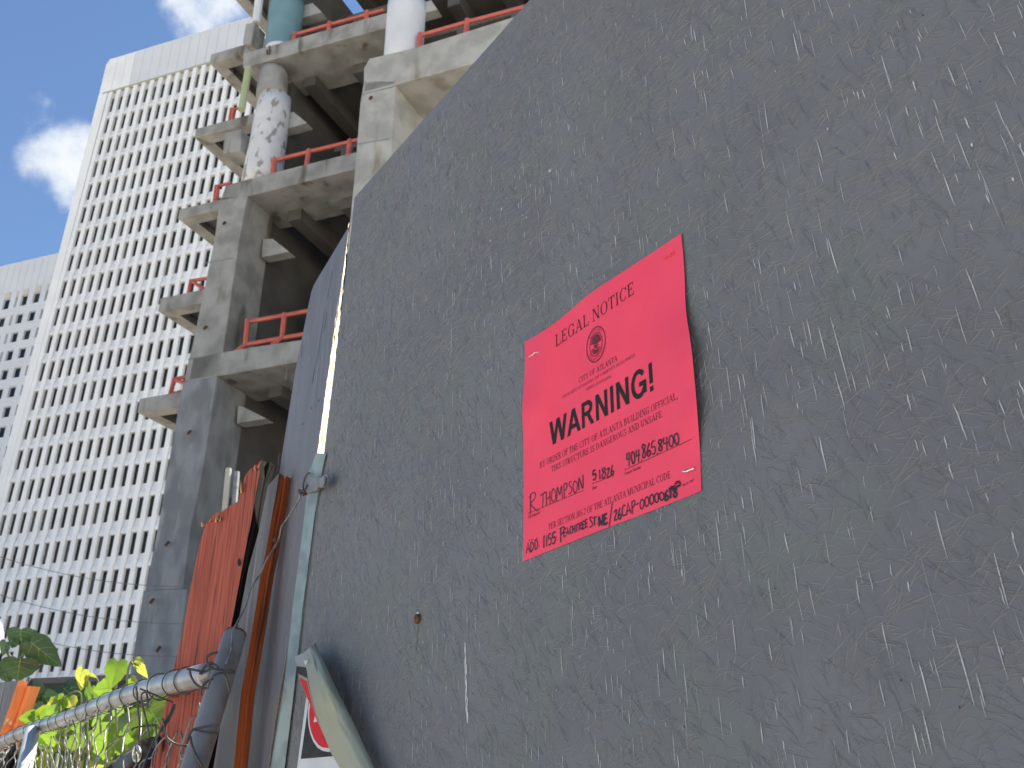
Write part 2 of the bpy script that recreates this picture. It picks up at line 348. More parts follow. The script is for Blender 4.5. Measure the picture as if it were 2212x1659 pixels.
# ------------------------------------------------------------------ second white tower at the far left
T2 = TW.off(-9.0)
tw2 = thing('office_block', 'lower white office block with square windows at the far left', 'office block')
def t2(x, y): return T2.uz(T2.src(*x) if isinstance(x, tuple) else T2.src(x, y))
cb = crop(0, 1000, 5.53); cb2 = crop(0, 1300, 4.147)
def T2uz(q): return T2.uz(T2.src(*q))
u_s0, z_s0 = T2uz(cb(905, 715)); u_s1, _ = T2uz(cb(275, 855)); per = u_s1 - u_s0
sills = [T2uz(cb(650, 765))[1], T2uz(cb(550, 1140))[1], T2uz(cb(440, 1530))[1], T2uz(cb2(250, 190))[1], T2uz(cb2(165, 495))[1], T2uz(cb2(80, 800))[1], T2uz(cb2(0, 1112))[1]]
st = sills[5] - sills[6]
while len(sills) < 17: sills.append(sills[-1] - st)
top2 = T2.uz(T2.px(70, 560))[1]
def ush(z): return 0.028 * (sills[0] - z)                    # the same slight outward batter as the tower
wide = [T2uz(cb(650, 765))[0], T2uz(cb(790, 740))[0], T2uz(cb(400, 815))[0], T2uz(cb(535, 790))[0]]
cols = []
for p in range(-3, 5):
    o_ = p * per
    cols += [('s', u_s0 + o_ + .05, .55), ('w', wide[0] + o_, abs(wide[0] - wide[1])), ('w', wide[2] + o_, abs(wide[2] - wide[3]))]
wh2 = abs(T2uz(cb(700, 560))[1] - T2uz(cb(650, 765))[1])
MW = {}
def win2(wd, ht, wmat):
    key = (round(wd, 2), round(ht, 2), wmat)
    if key not in MW:
        w, h, d = wd, ht, -.34; e = .1
        v = [(0, 0, 0), (-w, 0, 0), (-w, 0, h), (0, 0, h), (-e, d, e), (-w + e, d, e), (-w + e, d, h - e), (-e, d, h - e)]
        f = [(0, 1, 5, 4), (1, 2, 6, 5), (2, 3, 7, 6), (3, 0, 4, 7), (4, 5, 6, 7)]
        me = bpy.data.meshes.new('window'); me.from_pydata(v, [], f); me.materials.append(M['facade2']); me.materials.append(M[wmat]); me.polygons.foreach_set('material_index', [0, 0, 0, 0, 1]); me.update(); MW[key] = me
    return MW[key]
T2cols = sorted(cols, key=lambda c: -c[1])
wallm = MB()
def strip(a1, b1, z1, z2):                                   # wall between two window columns (u from a1 to b1), battered
    wallm.quad(T2.at(a1 + ush(z1), z1), T2.at(b1 + ush(z1), z1), T2.at(b1 + ush(z2), z2), T2.at(a1 + ush(z2), z2))
umax, umin = T2cols[0][1] + 3, T2cols[-1][1] - 9
for r, zs_ in enumerate(sills):
    ht = wh2 * (1.0 if r else 1.08); z1, z2 = zs_, zs_ + ht
    prevu = umax
    for (kk, a, wd) in T2cols:
        strip(prevu, a, z1, z2); prevu = a - wd
        o = put(win2(wd, ht, random.choice(['glass3', 'glass', 'glass2', 'glass3'])), 'window', T2.at(a + ush(z1), z1), tw2) if r < 13 else None
    strip(prevu, umin, z1, z2)
    zn = sills[r + 1] + wh2 if r < len(sills) - 1 else 0
    strip(umax, umin, zn, z1)
strip(umax, umin, sills[0] + wh2 * 1.08, sills[0] + wh2 * 1.08 + 1.3)
wallm.build('wall', M['facade2'], tw2, fix=False)
for (kk, a, wd) in T2cols:
    m = MB(); m.box(T2.at(a - .1, sills[0] + wh2 * 1.08 + .02, .02), T2.u * -(wd - .2), T2.n * .08, UP * 1.15); m.build('lintel', M['lintel'], tw2)
zp = sills[0] + wh2 * 1.08 + 1.3; npn = int((umax - umin) / 1.6)
for i in range(npn):
    m = MB(); m.box(T2.at(umax - i * 1.6, zp, -.3), T2.u * -1.55, T2.n * .36, UP * (top2 - zp)); m.build('parapet_panel', M['facade2'], tw2)
m = MB(); m.box(T2.at(umax, 0, -.5), T2.u * (umin - umax), T2.n * -20, UP * (top2 - .3)); m.build('core', M['facade2'], tw2)

# ------------------------------------------------------------------ unfinished concrete frame
SK = Plane(far(475, 800, 30), -70); WB = dirz(24)            # WB: direction of the bays going back
SKR = SK.off(3.2)
bld = thing('unfinished_building', 'bare weathered concrete building frame with red guard rails and open floors', 'building')
def poly(pl, fn, pts, d=0.0): return [pl.src(*fn(*p), d) for p in pts]
# left column
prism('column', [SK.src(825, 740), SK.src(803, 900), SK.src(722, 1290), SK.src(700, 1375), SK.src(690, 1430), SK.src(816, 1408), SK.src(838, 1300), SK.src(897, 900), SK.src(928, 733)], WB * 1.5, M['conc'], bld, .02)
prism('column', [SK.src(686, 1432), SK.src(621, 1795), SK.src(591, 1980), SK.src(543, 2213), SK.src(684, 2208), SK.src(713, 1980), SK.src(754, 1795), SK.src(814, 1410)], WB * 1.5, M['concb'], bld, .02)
q1 = SK.src(537, 2213); q2 = SK.src(702, 2208)
prism('column_base', [q1, V((*SK.src(470, 2640).xy, 0)), V((*SK.src(640, 2640).xy, 0)), q2], WB * 1.6, M['concb'], bld, .02)
def round_col(name, fn, cl_, cr_, mt, pl=SK):
    tl, tr, bl, br = fn(*cl_[0]), fn(*cr_[0]), fn(*cl_[1]), fn(*cr_[1])
    a = pl.src((tl[0] + tr[0]) / 2, (tl[1] + tr[1]) / 2); b = pl.src((bl[0] + br[0]) / 2, (bl[1] + br[1]) / 2)
    ra = (pl.src(*tl) - pl.src(*tr)).length / 2 * .93; rb = (pl.src(*bl) - pl.src(*br)).length / 2 * .93
    off = WB * max(ra, rb); m = MB(); N = 24
    m.tube([a + off + (b - a) * i / 6 for i in range(7)], [ra + (rb - ra) * i / 6 for i in range(7)], 28); return m.build(name, mt, bld, smooth=True)
round_col('column', c4, [(432, 600), (300, 1235)], [(626, 600), (545, 1235)], M['peel'])
round_col('column', c4, [(452, 440), (430, 605)], [(625, 440), (612, 605)], M['conc'])
round_col('column', c4, [(520, -60), (478, 335)], [(722, -60), (676, 335)], M['teal'])
round_col('column_foot_patch', c4, [(488, 285), (476, 345)], [(690, 285), (672, 345)], M['peel'])
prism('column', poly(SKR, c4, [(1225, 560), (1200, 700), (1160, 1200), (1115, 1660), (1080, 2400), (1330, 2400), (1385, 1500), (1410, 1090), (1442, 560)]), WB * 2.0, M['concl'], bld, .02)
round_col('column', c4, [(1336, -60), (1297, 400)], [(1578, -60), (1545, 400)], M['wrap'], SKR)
# beams
def beam(pts, pl=SK, dep=1.5, mt='conc', fn=c4): return prism('beam', poly(pl, fn, pts), WB * dep, M[mt], bld, .03)
beam([(388, 368), (388, 468), (1500, 152), (1500, 52)], dep=2.2)
beam([(268, 1278), (230, 1390), (430, 1352), (1350, 1118), (1350, 1003), (560, 1200)], dep=2.2)
beam([(205, 893), (178, 1042), (360, 1010), (1100, 880), (1100, 752), (600, 826), (390, 862)], fn=c5, dep=2.2)
beam([(1222, 470), (1222, 640), (1450, 580), (2400, 320), (2400, 70), (1560, 332), (1260, 402)], SKR, 2.4, 'concl')
m = MB()
# floors behind the beams, with joists running back
def zf(fn, x, y, pl=SK): return pl.src(*fn(x, y)).z
zA, zBm, zC = zf(c4, 600, 305), zf(c4, 600, 1190), zf(c5, 600, 828)
floors = [zA + 7.2, zA + 3.5, zA, (zA + zBm) / 2, zBm, (zBm + zC) / 2, zC, zC - 3.6, zC - 7.0]
uL = SK.uz(SK.src(*c4(560, 900)))[0]
for i, z in enumerate(floors):
    main = i in (0, 2, 4, 6, 8)
    d0 = -1.3 if main else -2.6; a0 = uL - (0.0 if main else 1.0)
    q = SK.at(a0, z - .45, 0) + WB * (-d0)
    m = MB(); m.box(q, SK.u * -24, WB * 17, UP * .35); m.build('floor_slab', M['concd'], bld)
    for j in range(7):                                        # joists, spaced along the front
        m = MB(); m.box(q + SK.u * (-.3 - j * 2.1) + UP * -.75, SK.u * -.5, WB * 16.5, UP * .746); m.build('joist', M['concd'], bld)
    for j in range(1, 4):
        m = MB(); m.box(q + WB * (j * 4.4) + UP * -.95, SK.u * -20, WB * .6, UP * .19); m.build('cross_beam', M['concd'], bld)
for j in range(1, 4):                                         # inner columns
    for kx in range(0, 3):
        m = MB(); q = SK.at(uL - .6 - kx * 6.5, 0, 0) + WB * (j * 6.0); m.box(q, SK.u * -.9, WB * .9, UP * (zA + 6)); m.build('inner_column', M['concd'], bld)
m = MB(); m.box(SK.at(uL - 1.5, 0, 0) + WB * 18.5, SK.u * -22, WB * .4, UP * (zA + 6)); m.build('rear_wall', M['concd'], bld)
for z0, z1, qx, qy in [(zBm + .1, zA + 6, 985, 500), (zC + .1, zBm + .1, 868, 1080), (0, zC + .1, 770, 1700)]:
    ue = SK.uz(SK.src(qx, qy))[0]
    m = MB(); m.box(SK.at(ue + .34, z0, 0) + WB * 1.3, SK.u * -.3, WB * 16.8, UP * (z1 - z0)); m.build('added_view_block', M['concd'], bld)  # added dark wall, blocks the bright view out of the left side
# cantilever slabs left of the column
SL = SK.off(-1.3)
def cant(tl, bl, tr, br, back=11, name='balcony_slab'):
    a, b, c, d = SL.src(*tl), SL.src(*bl), SL.src(*br), SL.src(*tr)
    hgt = (a - b).length; dirr = (d - a).normalized() * 3.6; dirr.z = 0
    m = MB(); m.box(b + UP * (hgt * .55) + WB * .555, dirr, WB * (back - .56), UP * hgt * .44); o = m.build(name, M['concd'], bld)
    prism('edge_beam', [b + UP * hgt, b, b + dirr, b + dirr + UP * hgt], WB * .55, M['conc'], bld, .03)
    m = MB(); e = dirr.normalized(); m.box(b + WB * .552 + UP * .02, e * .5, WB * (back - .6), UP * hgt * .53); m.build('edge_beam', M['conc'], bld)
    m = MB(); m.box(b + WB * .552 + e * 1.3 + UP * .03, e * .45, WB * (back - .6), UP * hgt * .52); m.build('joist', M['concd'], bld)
    return a, b
cant((784, 205), (784, 238), (922, 165), (922, 200))
cant((730, 483), (728, 517), (890, 428), (890, 478))
cant((670, 784), (665, 821), (836, 743), (825, 787))
cant((602, 1117), (591, 1168), (743, 1095), (738, 1139))
cant((526, 1494), (513, 1548), (678, 1464), (665, 1524))
cant((862, -60), (862, -22), (1000, -95), (1000, -57))
# added wedge plates in the bays, standing in for lit faces of a rear slab
RB = SK.off(-1.05)
for pts, fn in [([(640, 160), (700, 158), (802, 238), (632, 272)], c5), ([(485, 1195), (520, 1205), (660, 1276), (478, 1306)], c5), ([(605, 770), (740, 775), (832, 850), (585, 920)], c4), ([(720, 70), (870, 20), (935, 85), (700, 152)], c4), ([(1570, 40), (1690, 0), (1732, 65), (1560, 115)], c4)]:
    prism('slab_face_wedge', poly(RB, fn, pts), WB * .4, M['concl'], bld)
# guard rails
def railing(fn, rails, posts, pl=SK, r=.078, back=.35):
    root = MB(); p0 = None
    tubes = []
    o = None
    for k, pts in enumerate(rails):
        m = MB(); q = [pl.src(*fn(*p)) + WB * back for p in pts]; m.tube(q, r, 6)
        ob = m.build('railing' if o is None else 'rail', M['redrail'], bld if o is None else o)
        if o is None: o = ob
    for pts in posts:
        m = MB(); q = [pl.src(*fn(*p)) + WB * (back - .03) for p in pts]; m.tube(q, r * 1.15, 6); m.build('post', M['redrail'], o)
railing(c4, [[(715, 195), (950, 127), (1330, 22)]], [[(716, 188), (700, 272)], [(956, 112), (944, 200)], [(1216, 35), (1208, 125)]])
railing(c4, [[(570, 1068), (810, 1008), (1095, 938), (1200, 912)], [(560, 1185), (790, 1135), (1180, 1030)]], [[(572, 1060), (556, 1195)], [(810, 998), (788, 1135)], [(1095, 928), (1078, 1065)]])
railing(c4, [[(1578, 192), (1905, 97), (2300, -8)]], [[(1582, 182), (1572, 325)], [(1908, 84), (1892, 228)]], SKR, .075)
railing(c5, [[(540, 660), (755, 622), (960, 584)], [(528, 802), (740, 764), (960, 724)]], [[(532, 650), (516, 808), (455, 856)], [(762, 612), (744, 766), (682, 812)]], r=.075, back=.15)
railing(c2, [[(1280, 250), (1500, 215)], [(1258, 362), (1450, 305)]], [[(1280, 248), (1258, 362)], [(1285, 255), (1385, 320)]], SL, .065)
railing(c2, [[(1160, 932), (1330, 900)], [(1140, 1035), (1310, 1000)]], [[(1162, 930), (1130, 1050)], [(1168, 940), (1262, 980)]], SL, .065)
railing(c1, [[(1560, 722), (1640, 700)], [(1548, 800), (1640, 780)]], [[(1564, 715), (1548, 812)], [(1580, 715), (1566, 812)]], SL, .06)
railing(c1, [[(1450, 1255), (1560, 1225)]], [[(1456, 1250), (1440, 1385)], [(1470, 1250), (1456, 1380)]], SL, .06)
railing(c4, [[(380, 235), (420, 225)]], [[(385, 232), (375, 290)]], SL, .06)
# pour joints on the column faces
for a, b, pl, fn in [((1186, 1000), (1404, 962), SKR, c4), ((1216, 655), (1440, 600), SKR, c4), ((1405, 165), (1612, 128), SK, c2), ((1300, 830), (1530, 782), SK, c2), ((1222, 1190), (1440, 1160), SK, c2)]:
    q0, q1_ = pl.src(*fn(*a)), pl.src(*fn(*b)); m = MB(); m.box(q0 + pl.n * .004, (q1_ - q0) * 1.0, WB * -.004, UP * .035); m.build('pour_joint', M['concb'], bld)
# pipes, boxes, rust studs on the frame
m = MB(); m.tube([SK.src(*c4(428, 470), .1), SK.src(*c4(380, 760), .1)], .14, 8); m.build('pipe', M['ygreen'], bld)
m = MB(); m.tube([SK.src(*c4(508, -60), -.1), SK.src(*c4(480, 160), -.1)], .17, 8); m.build('pipe', M['wrap'], bld)
prism('junction_box', poly(SK, c4, [(408, 165), (470, 150), (440, 300), (385, 300)]), WB * .7, M['conc'], bld, .02)
prism('junction_box', poly(SK, c4, [(262, 918), (378, 890), (372, 1040), (248, 1060)]), WB * .8, M['conc'], bld, .02)
for q, pl in [(c4(1290, 690), SKR), (c4(280, 1550), SK), (c2(1440, 610), SK), (c2(1330, 1330), SK), (c3(1180, 105), SK), (c3(1075, 500), SK), (c3(1120, 830), SK)]:
    m = MB(); p = pl.src(*q); m.tube([p - WB * .1, p - WB * -.02 + pl.n * .14, p + pl.n * .2 + UP * -.12], .05, 6); m.build('anchor_stud', M['rust'], bld)
m = MB(); m.tube([SK.src(*c4(572, 318), .05), SK.src(*c4(574, 370), .08), SK.src(*c4(556, 372), .08), SK.src(*c4(555, 345), .05)], .03, 6); m.build('lifting_loop', M['rust'], bld)
# ------------------------------------------------------------------ low dark canopy, cables, pale poles
can = thing('canopy', 'long dark flat canopy edge in front of the white tower base', 'canopy')
CP = Plane(far(240, 1480, 45), -70)
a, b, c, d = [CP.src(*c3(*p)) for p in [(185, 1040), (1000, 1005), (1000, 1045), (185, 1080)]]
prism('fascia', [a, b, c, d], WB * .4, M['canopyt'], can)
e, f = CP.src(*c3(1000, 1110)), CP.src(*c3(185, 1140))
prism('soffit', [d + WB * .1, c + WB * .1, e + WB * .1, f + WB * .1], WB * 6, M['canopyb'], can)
m = MB(); m.tube([CP.src(*c3(200, 1030), .1), V((*CP.src(*c3(200, 1030), .1).xy, 0))], .08, 6); m.build('post', M['galvd'], can)
m = MB(); q = CP.src(*c3(700, 1100)) + WB * 3; m.tube([V((q.x, q.y, 0)), q], .2, 8); m.build('post', M['galvd'], can)
for i, (pa, pb, lab) in enumerate([((-200, 195), (1300, 466), 'highest of the thin cables crossing in front of the white tower'), ((-200, 460), (1300, 722), 'middle of the thin cables crossing in front of the white tower'), ((-200, 700), (1300, 948), 'lowest of the thin cables, passing just above the vine tips')]):
    a = ssl(*c3(*pa), 28); b = ssl(*c3(*pb), 27); m = MB()
    m.tube([a + (b - a) * t / 12 + UP * (-.25 * (1 - (t / 6 - 1) ** 2)) + UP * .22 for t in range(13)], .008, 5); tag(m.build('cable', M['cable']), lab, 'cable', 'cables across the tower')
for x0, x1, yy, mt, lab in [(435, 395, 215, 'concl', 'pale peeling pole just left of the broken orange plank top'), (520, 490, 250, 'galvd', 'grey pole behind the splintered tip of the orange plank')]:
    m = MB(); a = ssl(*cw(x0, yy), 6); b = ssl(*cw(x1, 640), 5.9); dd = (b - a).normalized(); m.tube([a, b, b + dd * ((b.z) / -dd.z)], .017, 10); tag(m.build('pole', M[mt]), lab, 'pole')

# ------------------------------------------------------------------ grey hoarding
PW = Plane(slant(1131, 1210, 1.1), -33.9); WN = PW.n
wall = thing('hoarding_panel', 'large dark grey painted panel with the red notice stapled to it', 'hoarding')
zt_ = PW.px(950, 218).z
s_c, _ = PW.uz(PW.px(765, 430))
left = [PW.px(x, y) for x, y in [(765, 430), (759, 489), (729, 735), (699, 982), (672, 1180), (640, 1420), (601, 1659)]]
left[0].z = zt_
bl = left[-1] + (left[-1] - left[-2]).normalized() * 1e-3
slope = (left[-1] - left[-2]); endp = left[-1] + slope * ((left[-1].z - .02) / -slope.z)
pts = [PW.at(-1.35, zt_), left[0]] + left[1:] + [endp, PW.at(-1.35, .02)]
prism('board', pts, -WN * .006, M['wall'], wall, .001)
# strands: the flat fibres of the board show through the paint as fine crossing ridges
rnd = random.Random(11)
m = MB(); SM, ZM0, ZM1 = -.75, 1.50, zt_ - .004
def sright(z):                                                # right-hand limit (along u) of the board at height z
    for i in range(len(left) - 1):
        if left[i].z >= z >= left[i + 1].z:
            t = (left[i].z - z) / (left[i].z - left[i + 1].z); return PW.uz(left[i])[0] * (1 - t) + PW.uz(left[i + 1])[0] * t
    return PW.uz(left[-1])[0]
from math import cos, sin
cnt = 0
for i in range(34000):
    s0 = rnd.uniform(SM, .64); z0 = rnd.uniform(ZM0, ZM1)
    L = rnd.uniform(.008, .036); ang = rnd.gauss(.35, .75) if rnd.random() < .6 else rnd.uniform(0, pi); cv_ = rnd.gauss(0, .5)
    wd = rnd.uniform(.0004, .0009); h = rnd.uniform(.0005, .0012); N = 4
    ps = []; a = ang; s, z = s0, z0; ok = True
    for j in range(N + 1):
        ps.append((s, z, a)); s += cos(a) * L / N; z += sin(a) * L / N; a += cv_ / N
        if z > ZM1 or s > sright(min(z, zt_ - .01)) - .006: ok = False; break
    if not ok: continue
    b = len(m.v)
    for j, (s, z, a) in enumerate(ps):
        w_ = wd * (1 - abs(j - N / 2) / (N / 2) * .75); hh = h * (1 - abs(j - N / 2) / (N / 2) * .8)
        nx, nz = -sin(a) * w_, cos(a) * w_
        m.v += [PW.at(s + nx, z + nz, -.0001), PW.at(s, z, hh), PW.at(s - nx, z - nz, -.0001)]
    for j in range(N):
        q = b + j * 3; m.f += [(q, q + 1, q + 4, q + 3), (q + 1, q + 2, q + 5, q + 4)]
m.build('surface_strands', M['strand'], wall, smooth=True, stuff=True, fix=False)
# pale scratches running down, with a slight slant that changes along the board
m = MB(); rnd = random.Random(5)
for i in range(3800):
    s0 = rnd.uniform(-.72, .6); z0 = rnd.uniform(1.5, ZM1 - .01)
    if s0 > .25 and rnd.random() < .5: continue
    if z0 > 2.35 and rnd.random() < .3: continue
    dens_ = .5 + .5 * sin(9 * s0 + 2.2 * sin(7 * z0)) * sin(8 * z0 + 3 * sin(5 * s0))
    if rnd.random() > .35 + .75 * dens_: continue
    L = rnd.choice([.004, .006, .009, .012, .016, .022]) * rnd.uniform(.7, 1.3) * (1.35 if s0 < -.2 else 1) * (2.0 if rnd.random() < .05 else 1)
    sl = rnd.gauss(-.03, .03) - max(0, -.22 - s0) * .22; w_ = rnd.choice([.00014, .0002, .00028, .0004, .0005]) * rnd.uniform(.8, 1.2); N = 3
    if s0 > sright(z0) - .02: continue
    b = len(m.v)
    for j in range(N + 1):
        t = j / N; ww = w_ * (sin(pi * min(.95, t * .9 + .08)) ** .7); jj = rnd.gauss(0, .0002)
        s = s0 + sl * L * t + jj; z = z0 - L * t
        m.v += [PW.at(s - ww, z, .0007), PW.at(s + ww, z, .0007)]
    for j in range(N): q = b + j * 2; m.f.append((q, q + 1, q + 3, q + 2))
m.build('pale_scratches', M['streak'], wall, stuff=True, fix=False)
def blob(m, q, rx, rz, d=.001, n=9, rr=None):
    rr = rr or random; b = len(m.v); s, z = PW.uz(q)
    m.v.append(PW.at(s, z, d + .0004))
    for i in range(n): w = 2 * pi * i / n; f_ = rr.uniform(.6, 1.2); m.v.append(PW.at(s + cos(w) * rx * f_, z + sin(w) * rz * f_, d))
    for i in range(n): m.f.append((b, b + 1 + i, b + 1 + (i + 1) % n))
ch = crop(1300, 600, 1.843); rnd = random.Random(3)
m = MB()
for (X, Y, a, b) in [(1000, 410, 6, 18), (1075, 340, 8, 18), (998, 560, 5, 16), (1410, 75, 16, 14), (1170, 195, 6, 8), (1220, 380, 6, 6), (1245, 400, 9, 8), (1225, 410, 5, 6), (1110, 265, 5, 7), (1135, 245, 4, 6), (1210, 50, 5, 5), (1250, 30, 5, 5), (1300, 45, 5, 5), (1365, 130, 5, 5), (900, 455, 4, 7), (120, 880, 4, 7), (1275, 575, 5, 8), (47, 315, 4, 10), (540, 735, 4, 8)]:
    blob(m, PW.src(*ch(X, Y)), a / 1.843 * .00033, b / 1.843 * .00030, .0008, rr=rnd)
cr = crop(2640, 100, 1.843)
for (X, Y) in [(858, 708), (1452, 390), (1855, 820), (2190, 820), (2140, 1055)]: blob(m, PW.src(*cr(X, Y)), .0008, .002, .0008, rr=rnd)
for k in range(40):
    blob(m, PW.at(rnd.uniform(-.7, .5), rnd.uniform(1.55, 2.4)), rnd.uniform(.0003, .0006), rnd.uniform(.0006, .0018), .0008, rr=rnd)
for k in range(14):                                          # chalky vertical smear below the notice
    t = k / 13; blob(m, PW.src(1745 + 9 * t + rnd.uniform(-3, 3), 2430 + 260 * t), .0016, .007, .0006, rr=rnd)
m.build('paint_chips', M['streak'], wall, stuff=True)
m = MB()
for (X, Y, a, b) in [(1000, 408, 3, 12), (1075, 340, 4, 10), (1408, 78, 9, 8), (998, 560, 3, 9)]: blob(m, PW.src(*ch(X, Y)), a / 1.843 * .00033, b / 1.843 * .00030, .0016, rr=rnd)
m.build('primer_flakes', M['chip'], wall, stuff=True)
m = MB()                                                      # short dark cracks in the paint
for pts_ in [[(718, 30), (708, 80), (700, 115)], [(555, 165), (549, 188)], [(380, 265), (345, 325), (330, 360)], [(275, 470), (235, 585), (215, 625)], [(535, 575), (529, 600)], [(441, 548), (439, 556)], [(110, 860), (97, 890)], [(757, 900), (750, 920)], [(1085, 195), (1080, 225)]]:
    q = [PW.uz(PW.src(*ch(*p))) for p in pts_]
    for (s0, z0), (s1, z1) in zip(q[:-1], q[1:]):
        m.quad(PW.at(s0 - .0006, z0, .0009), PW.at(s0 + .0006, z0, .0009), PW.at(s1 + .0004, z1, .0009), PW.at(s1 - .0004, z1, .0009))
for k in range(60): blob(m, PW.at(rnd.uniform(-.7, .55), rnd.uniform(1.55, 2.6)), .0006, .0009, .0009, 6, rr=rnd)
m.build('paint_cracks', M['crack'], wall, stuff=True, fix=False)
# rusty screw with its stain
scr = thing('screw', 'rusty screw head with a brown stain, alone on the grey panel', 'screw')
q = PW.px(905, 1337); m = MB(); m.tube([q - WN * .004, q + WN * .004, q + WN * .0055], [.0058, .0062, .003], 14); m.build('head', M['rust'], scr)
m = MB(); blob(m, q + PW.u * .002 + UP * .003, .006, .007, .0007, 10); m.build('bare_patch', M['chip'], scr)
m = MB(); b = 0
for i in range(9):
    t = i / 8; s, z = PW.uz(q); w_ = .0016 * (1 - t * .7); m.v += [PW.at(s - w_ + .003 * t, z - .005 - .035 * t, .0007), PW.at(s + w_ + .003 * t, z - .005 - .035 * t, .0007)]
m.f = [(2 * i, 2 * i + 1, 2 * i + 3, 2 * i + 2) for i in range(8)]; m.build('rust_run', M['ruststain'], scr)

# neighbouring panel, turned away beyond the corner
PL = Plane(PW.px(752, 500, -.022), -27.1)
pan = thing('hoarding_panel', 'narrower grey panel beyond the corner, half behind the planks', 'hoarding')
rl = [PL.px(752, 492), PL.px(720, 735), PL.px(686, 990), PL.px(640, 1350), PL.px(588, 1659)]
slope = rl[-1] - rl[-2]; e1 = rl[-1] + slope * (rl[-1].z / -slope.z)
ll = [PL.px(600, 1040), PL.px(638, 800), PL.px(672, 632), PL.px(678, 615)]
sl2 = ll[0] - ll[1]; e0 = ll[0] + sl2 * (ll[0].z / -sl2.z)
prism('board', rl + [e1, e0] + ll, -PL.n * .0015, M['wall2'], pan)
m = MB()
for pts_ in [[(1075, 360), (1055, 470), (1040, 540)], [(1030, 600), (1010, 720), (985, 880), (965, 960), (955, 1040)], [(1040, 620), (1022, 740)], [(965, 970), (948, 1060)], [(890, 820), (880, 900)]]:
    q = [PL.uz(PL.src(*c5(*p))) for p in pts_]
    for (s0, z0), (s1, z1) in zip(q[:-1], q[1:]):
        m.quad(PL.at(s0 - .001, z0, .0012), PL.at(s0 + .001, z0, .0012), PL.at(s1 + .001, z1, .0012), PL.at(s1 - .001, z1, .0012))
for (X, Y) in [(990, 1165), (945, 1212), (890, 1310)]: s, z = PL.uz(PL.src(*c5(X, Y))); m.quad(PL.at(s - .002, z - .002, .0012), PL.at(s + .002, z - .002, .0012), PL.at(s + .002, z + .002, .0012), PL.at(s - .002, z + .002, .0012))
m.build('paint_cracks', M['crack'], pan, stuff=True, fix=False)
m = MB(); rnd = random.Random(9)
for i in range(90):
    s0 = rnd.uniform(0.0, .42); z0 = rnd.uniform(1.7, 2.5); L = rnd.uniform(.01, .05); w_ = rnd.uniform(.0003, .0007)
    m.quad(PL.at(s0 - w_, z0, .0012), PL.at(s0 + w_, z0, .0012), PL.at(s0 + w_ * .4, z0 - L, .0012), PL.at(s0 - w_ * .4, z0 - L, .0012))
m.build('pale_scratches', M['streak'], pan, stuff=True, fix=False)
# sunlit broken batten seen in the gap between the panels
bat = thing('batten', 'rough pale batten lit by the sun in the gap at the panel corner', 'batten')
m = MB(); rnd = random.Random(2); N = 70; rows = []
for i in range(N + 1):
    t = i / N; xl = 753.5 + (684 - 753.5) * t; y = 480 + (992 - 480) * t
    a = PW.px(xl, y, -.024)
    back = dirz(4)
    w_ = .006 + .05 * t ** 1.0
    row = []
    for j in range(4):
        q = a + back * (w_ * j / 3) + V((rnd.gauss(0, .0008), rnd.gauss(0, .0008), 0)) * (1 if 0 < j else .5)
        row.append(q)
    rows.append(row)
for row in rows: m.v += row
for i in range(N):
    for j in range(3): q = i * 4 + j; m.f.append((q, q + 1, q + 5, q + 4))
m.build('edge_face', M['cream'], bat, fix=False)

# galvanised corner strip below the batten
gs = thing('metal_strip', 'galvanised steel strip covering the joint between the two grey panels', 'metal strip')
rt = [(1222, 1702), (1206, 1772), (1180, 1933), (1135, 2280), (1099, 2620), (1067, 2880)]
lf = [(1184, 1702), (1158, 1772), (1146, 1900), (1099, 2260), (1063, 2590), (1015, 2880)]
R3 = [PW.src(*p, .004) for p in rt]; L3 = [PW.src(*p, .006) for p in lf]
dR = R3[-1] - R3[-2]; dL = L3[-1] - L3[-2]
R3.append(R3[-1] + dR * 4.5); L3.append(L3[-1] + dL * 4.5)
vv = []; ff = []
for a, b in zip(L3, R3):
    mid = (a * .62 + b * .38) + WN * .006
    vv += [a, mid, b, a - WN * .012]
for i in range(len(L3) - 1):
    q = i * 4
    ff += [(q, q + 1, q + 5, q + 4), (q + 1, q + 2, q + 6, q + 5), (q, q + 4, q + 7, q + 3)]
new('plate', vv, ff, M['galv'], gs)
m = MB()                                                     # thin bright gap along its left side
for (a, b) in [((700, 1180), (640, 1640))]: pass
lit = [PL.src(*c6(690, 860), .003), PL.src(*c6(640, 1170), .003), PL.src(*c6(600, 1400), .003), PL.src(*c6(562, 1659), .003)]
for a, b in zip(lit[:-1], lit[1:]): m.quad(a, a + dirz(10) * .006, b + dirz(10) * .006, b)
m.build('torn_edge', M['cream'], gs, fix=False)
# clamp and its tie wire
clp = thing('pipe_strap', 'grey metal strap clamp with rounded ears on the corner strip', 'clamp')
PC = PW.off(.014)
band = [(455, 825), (560, 775), (625, 765), (600, 905), (560, 985), (400, 1032), (420, 950)]
prism('band', [PC.src(*ck(*p)) for p in band], -WN * .006, M['galvd'], clp, .0012)
ear = [(590, 830), (650, 765), (705, 738), (738, 742), (740, 820), (722, 905), (690, 935), (620, 960), (590, 930)]
prism('ear', [PC.src(*ck(*p), .004) for p in ear], -WN * .003, M['galvd'], clp, .001)
ear2 = [(612, 810), (655, 775), (682, 765), (680, 860), (650, 930), (612, 945), (588, 905)]
prism('ear', [PC.src(*ck(*p), .011) for p in ear2], -WN * .004, M['galvd'], clp, .001)
m = MB(); m.tube(spline([PC.src(*ck(*p), .003) for p in [(455, 722), (425, 735), (395, 780), (372, 850), (360, 940), (370, 1000), (400, 960), (425, 900)]], 5), .0016, 6); m.build('wire_loop', M['wire'], clp, smooth=True)
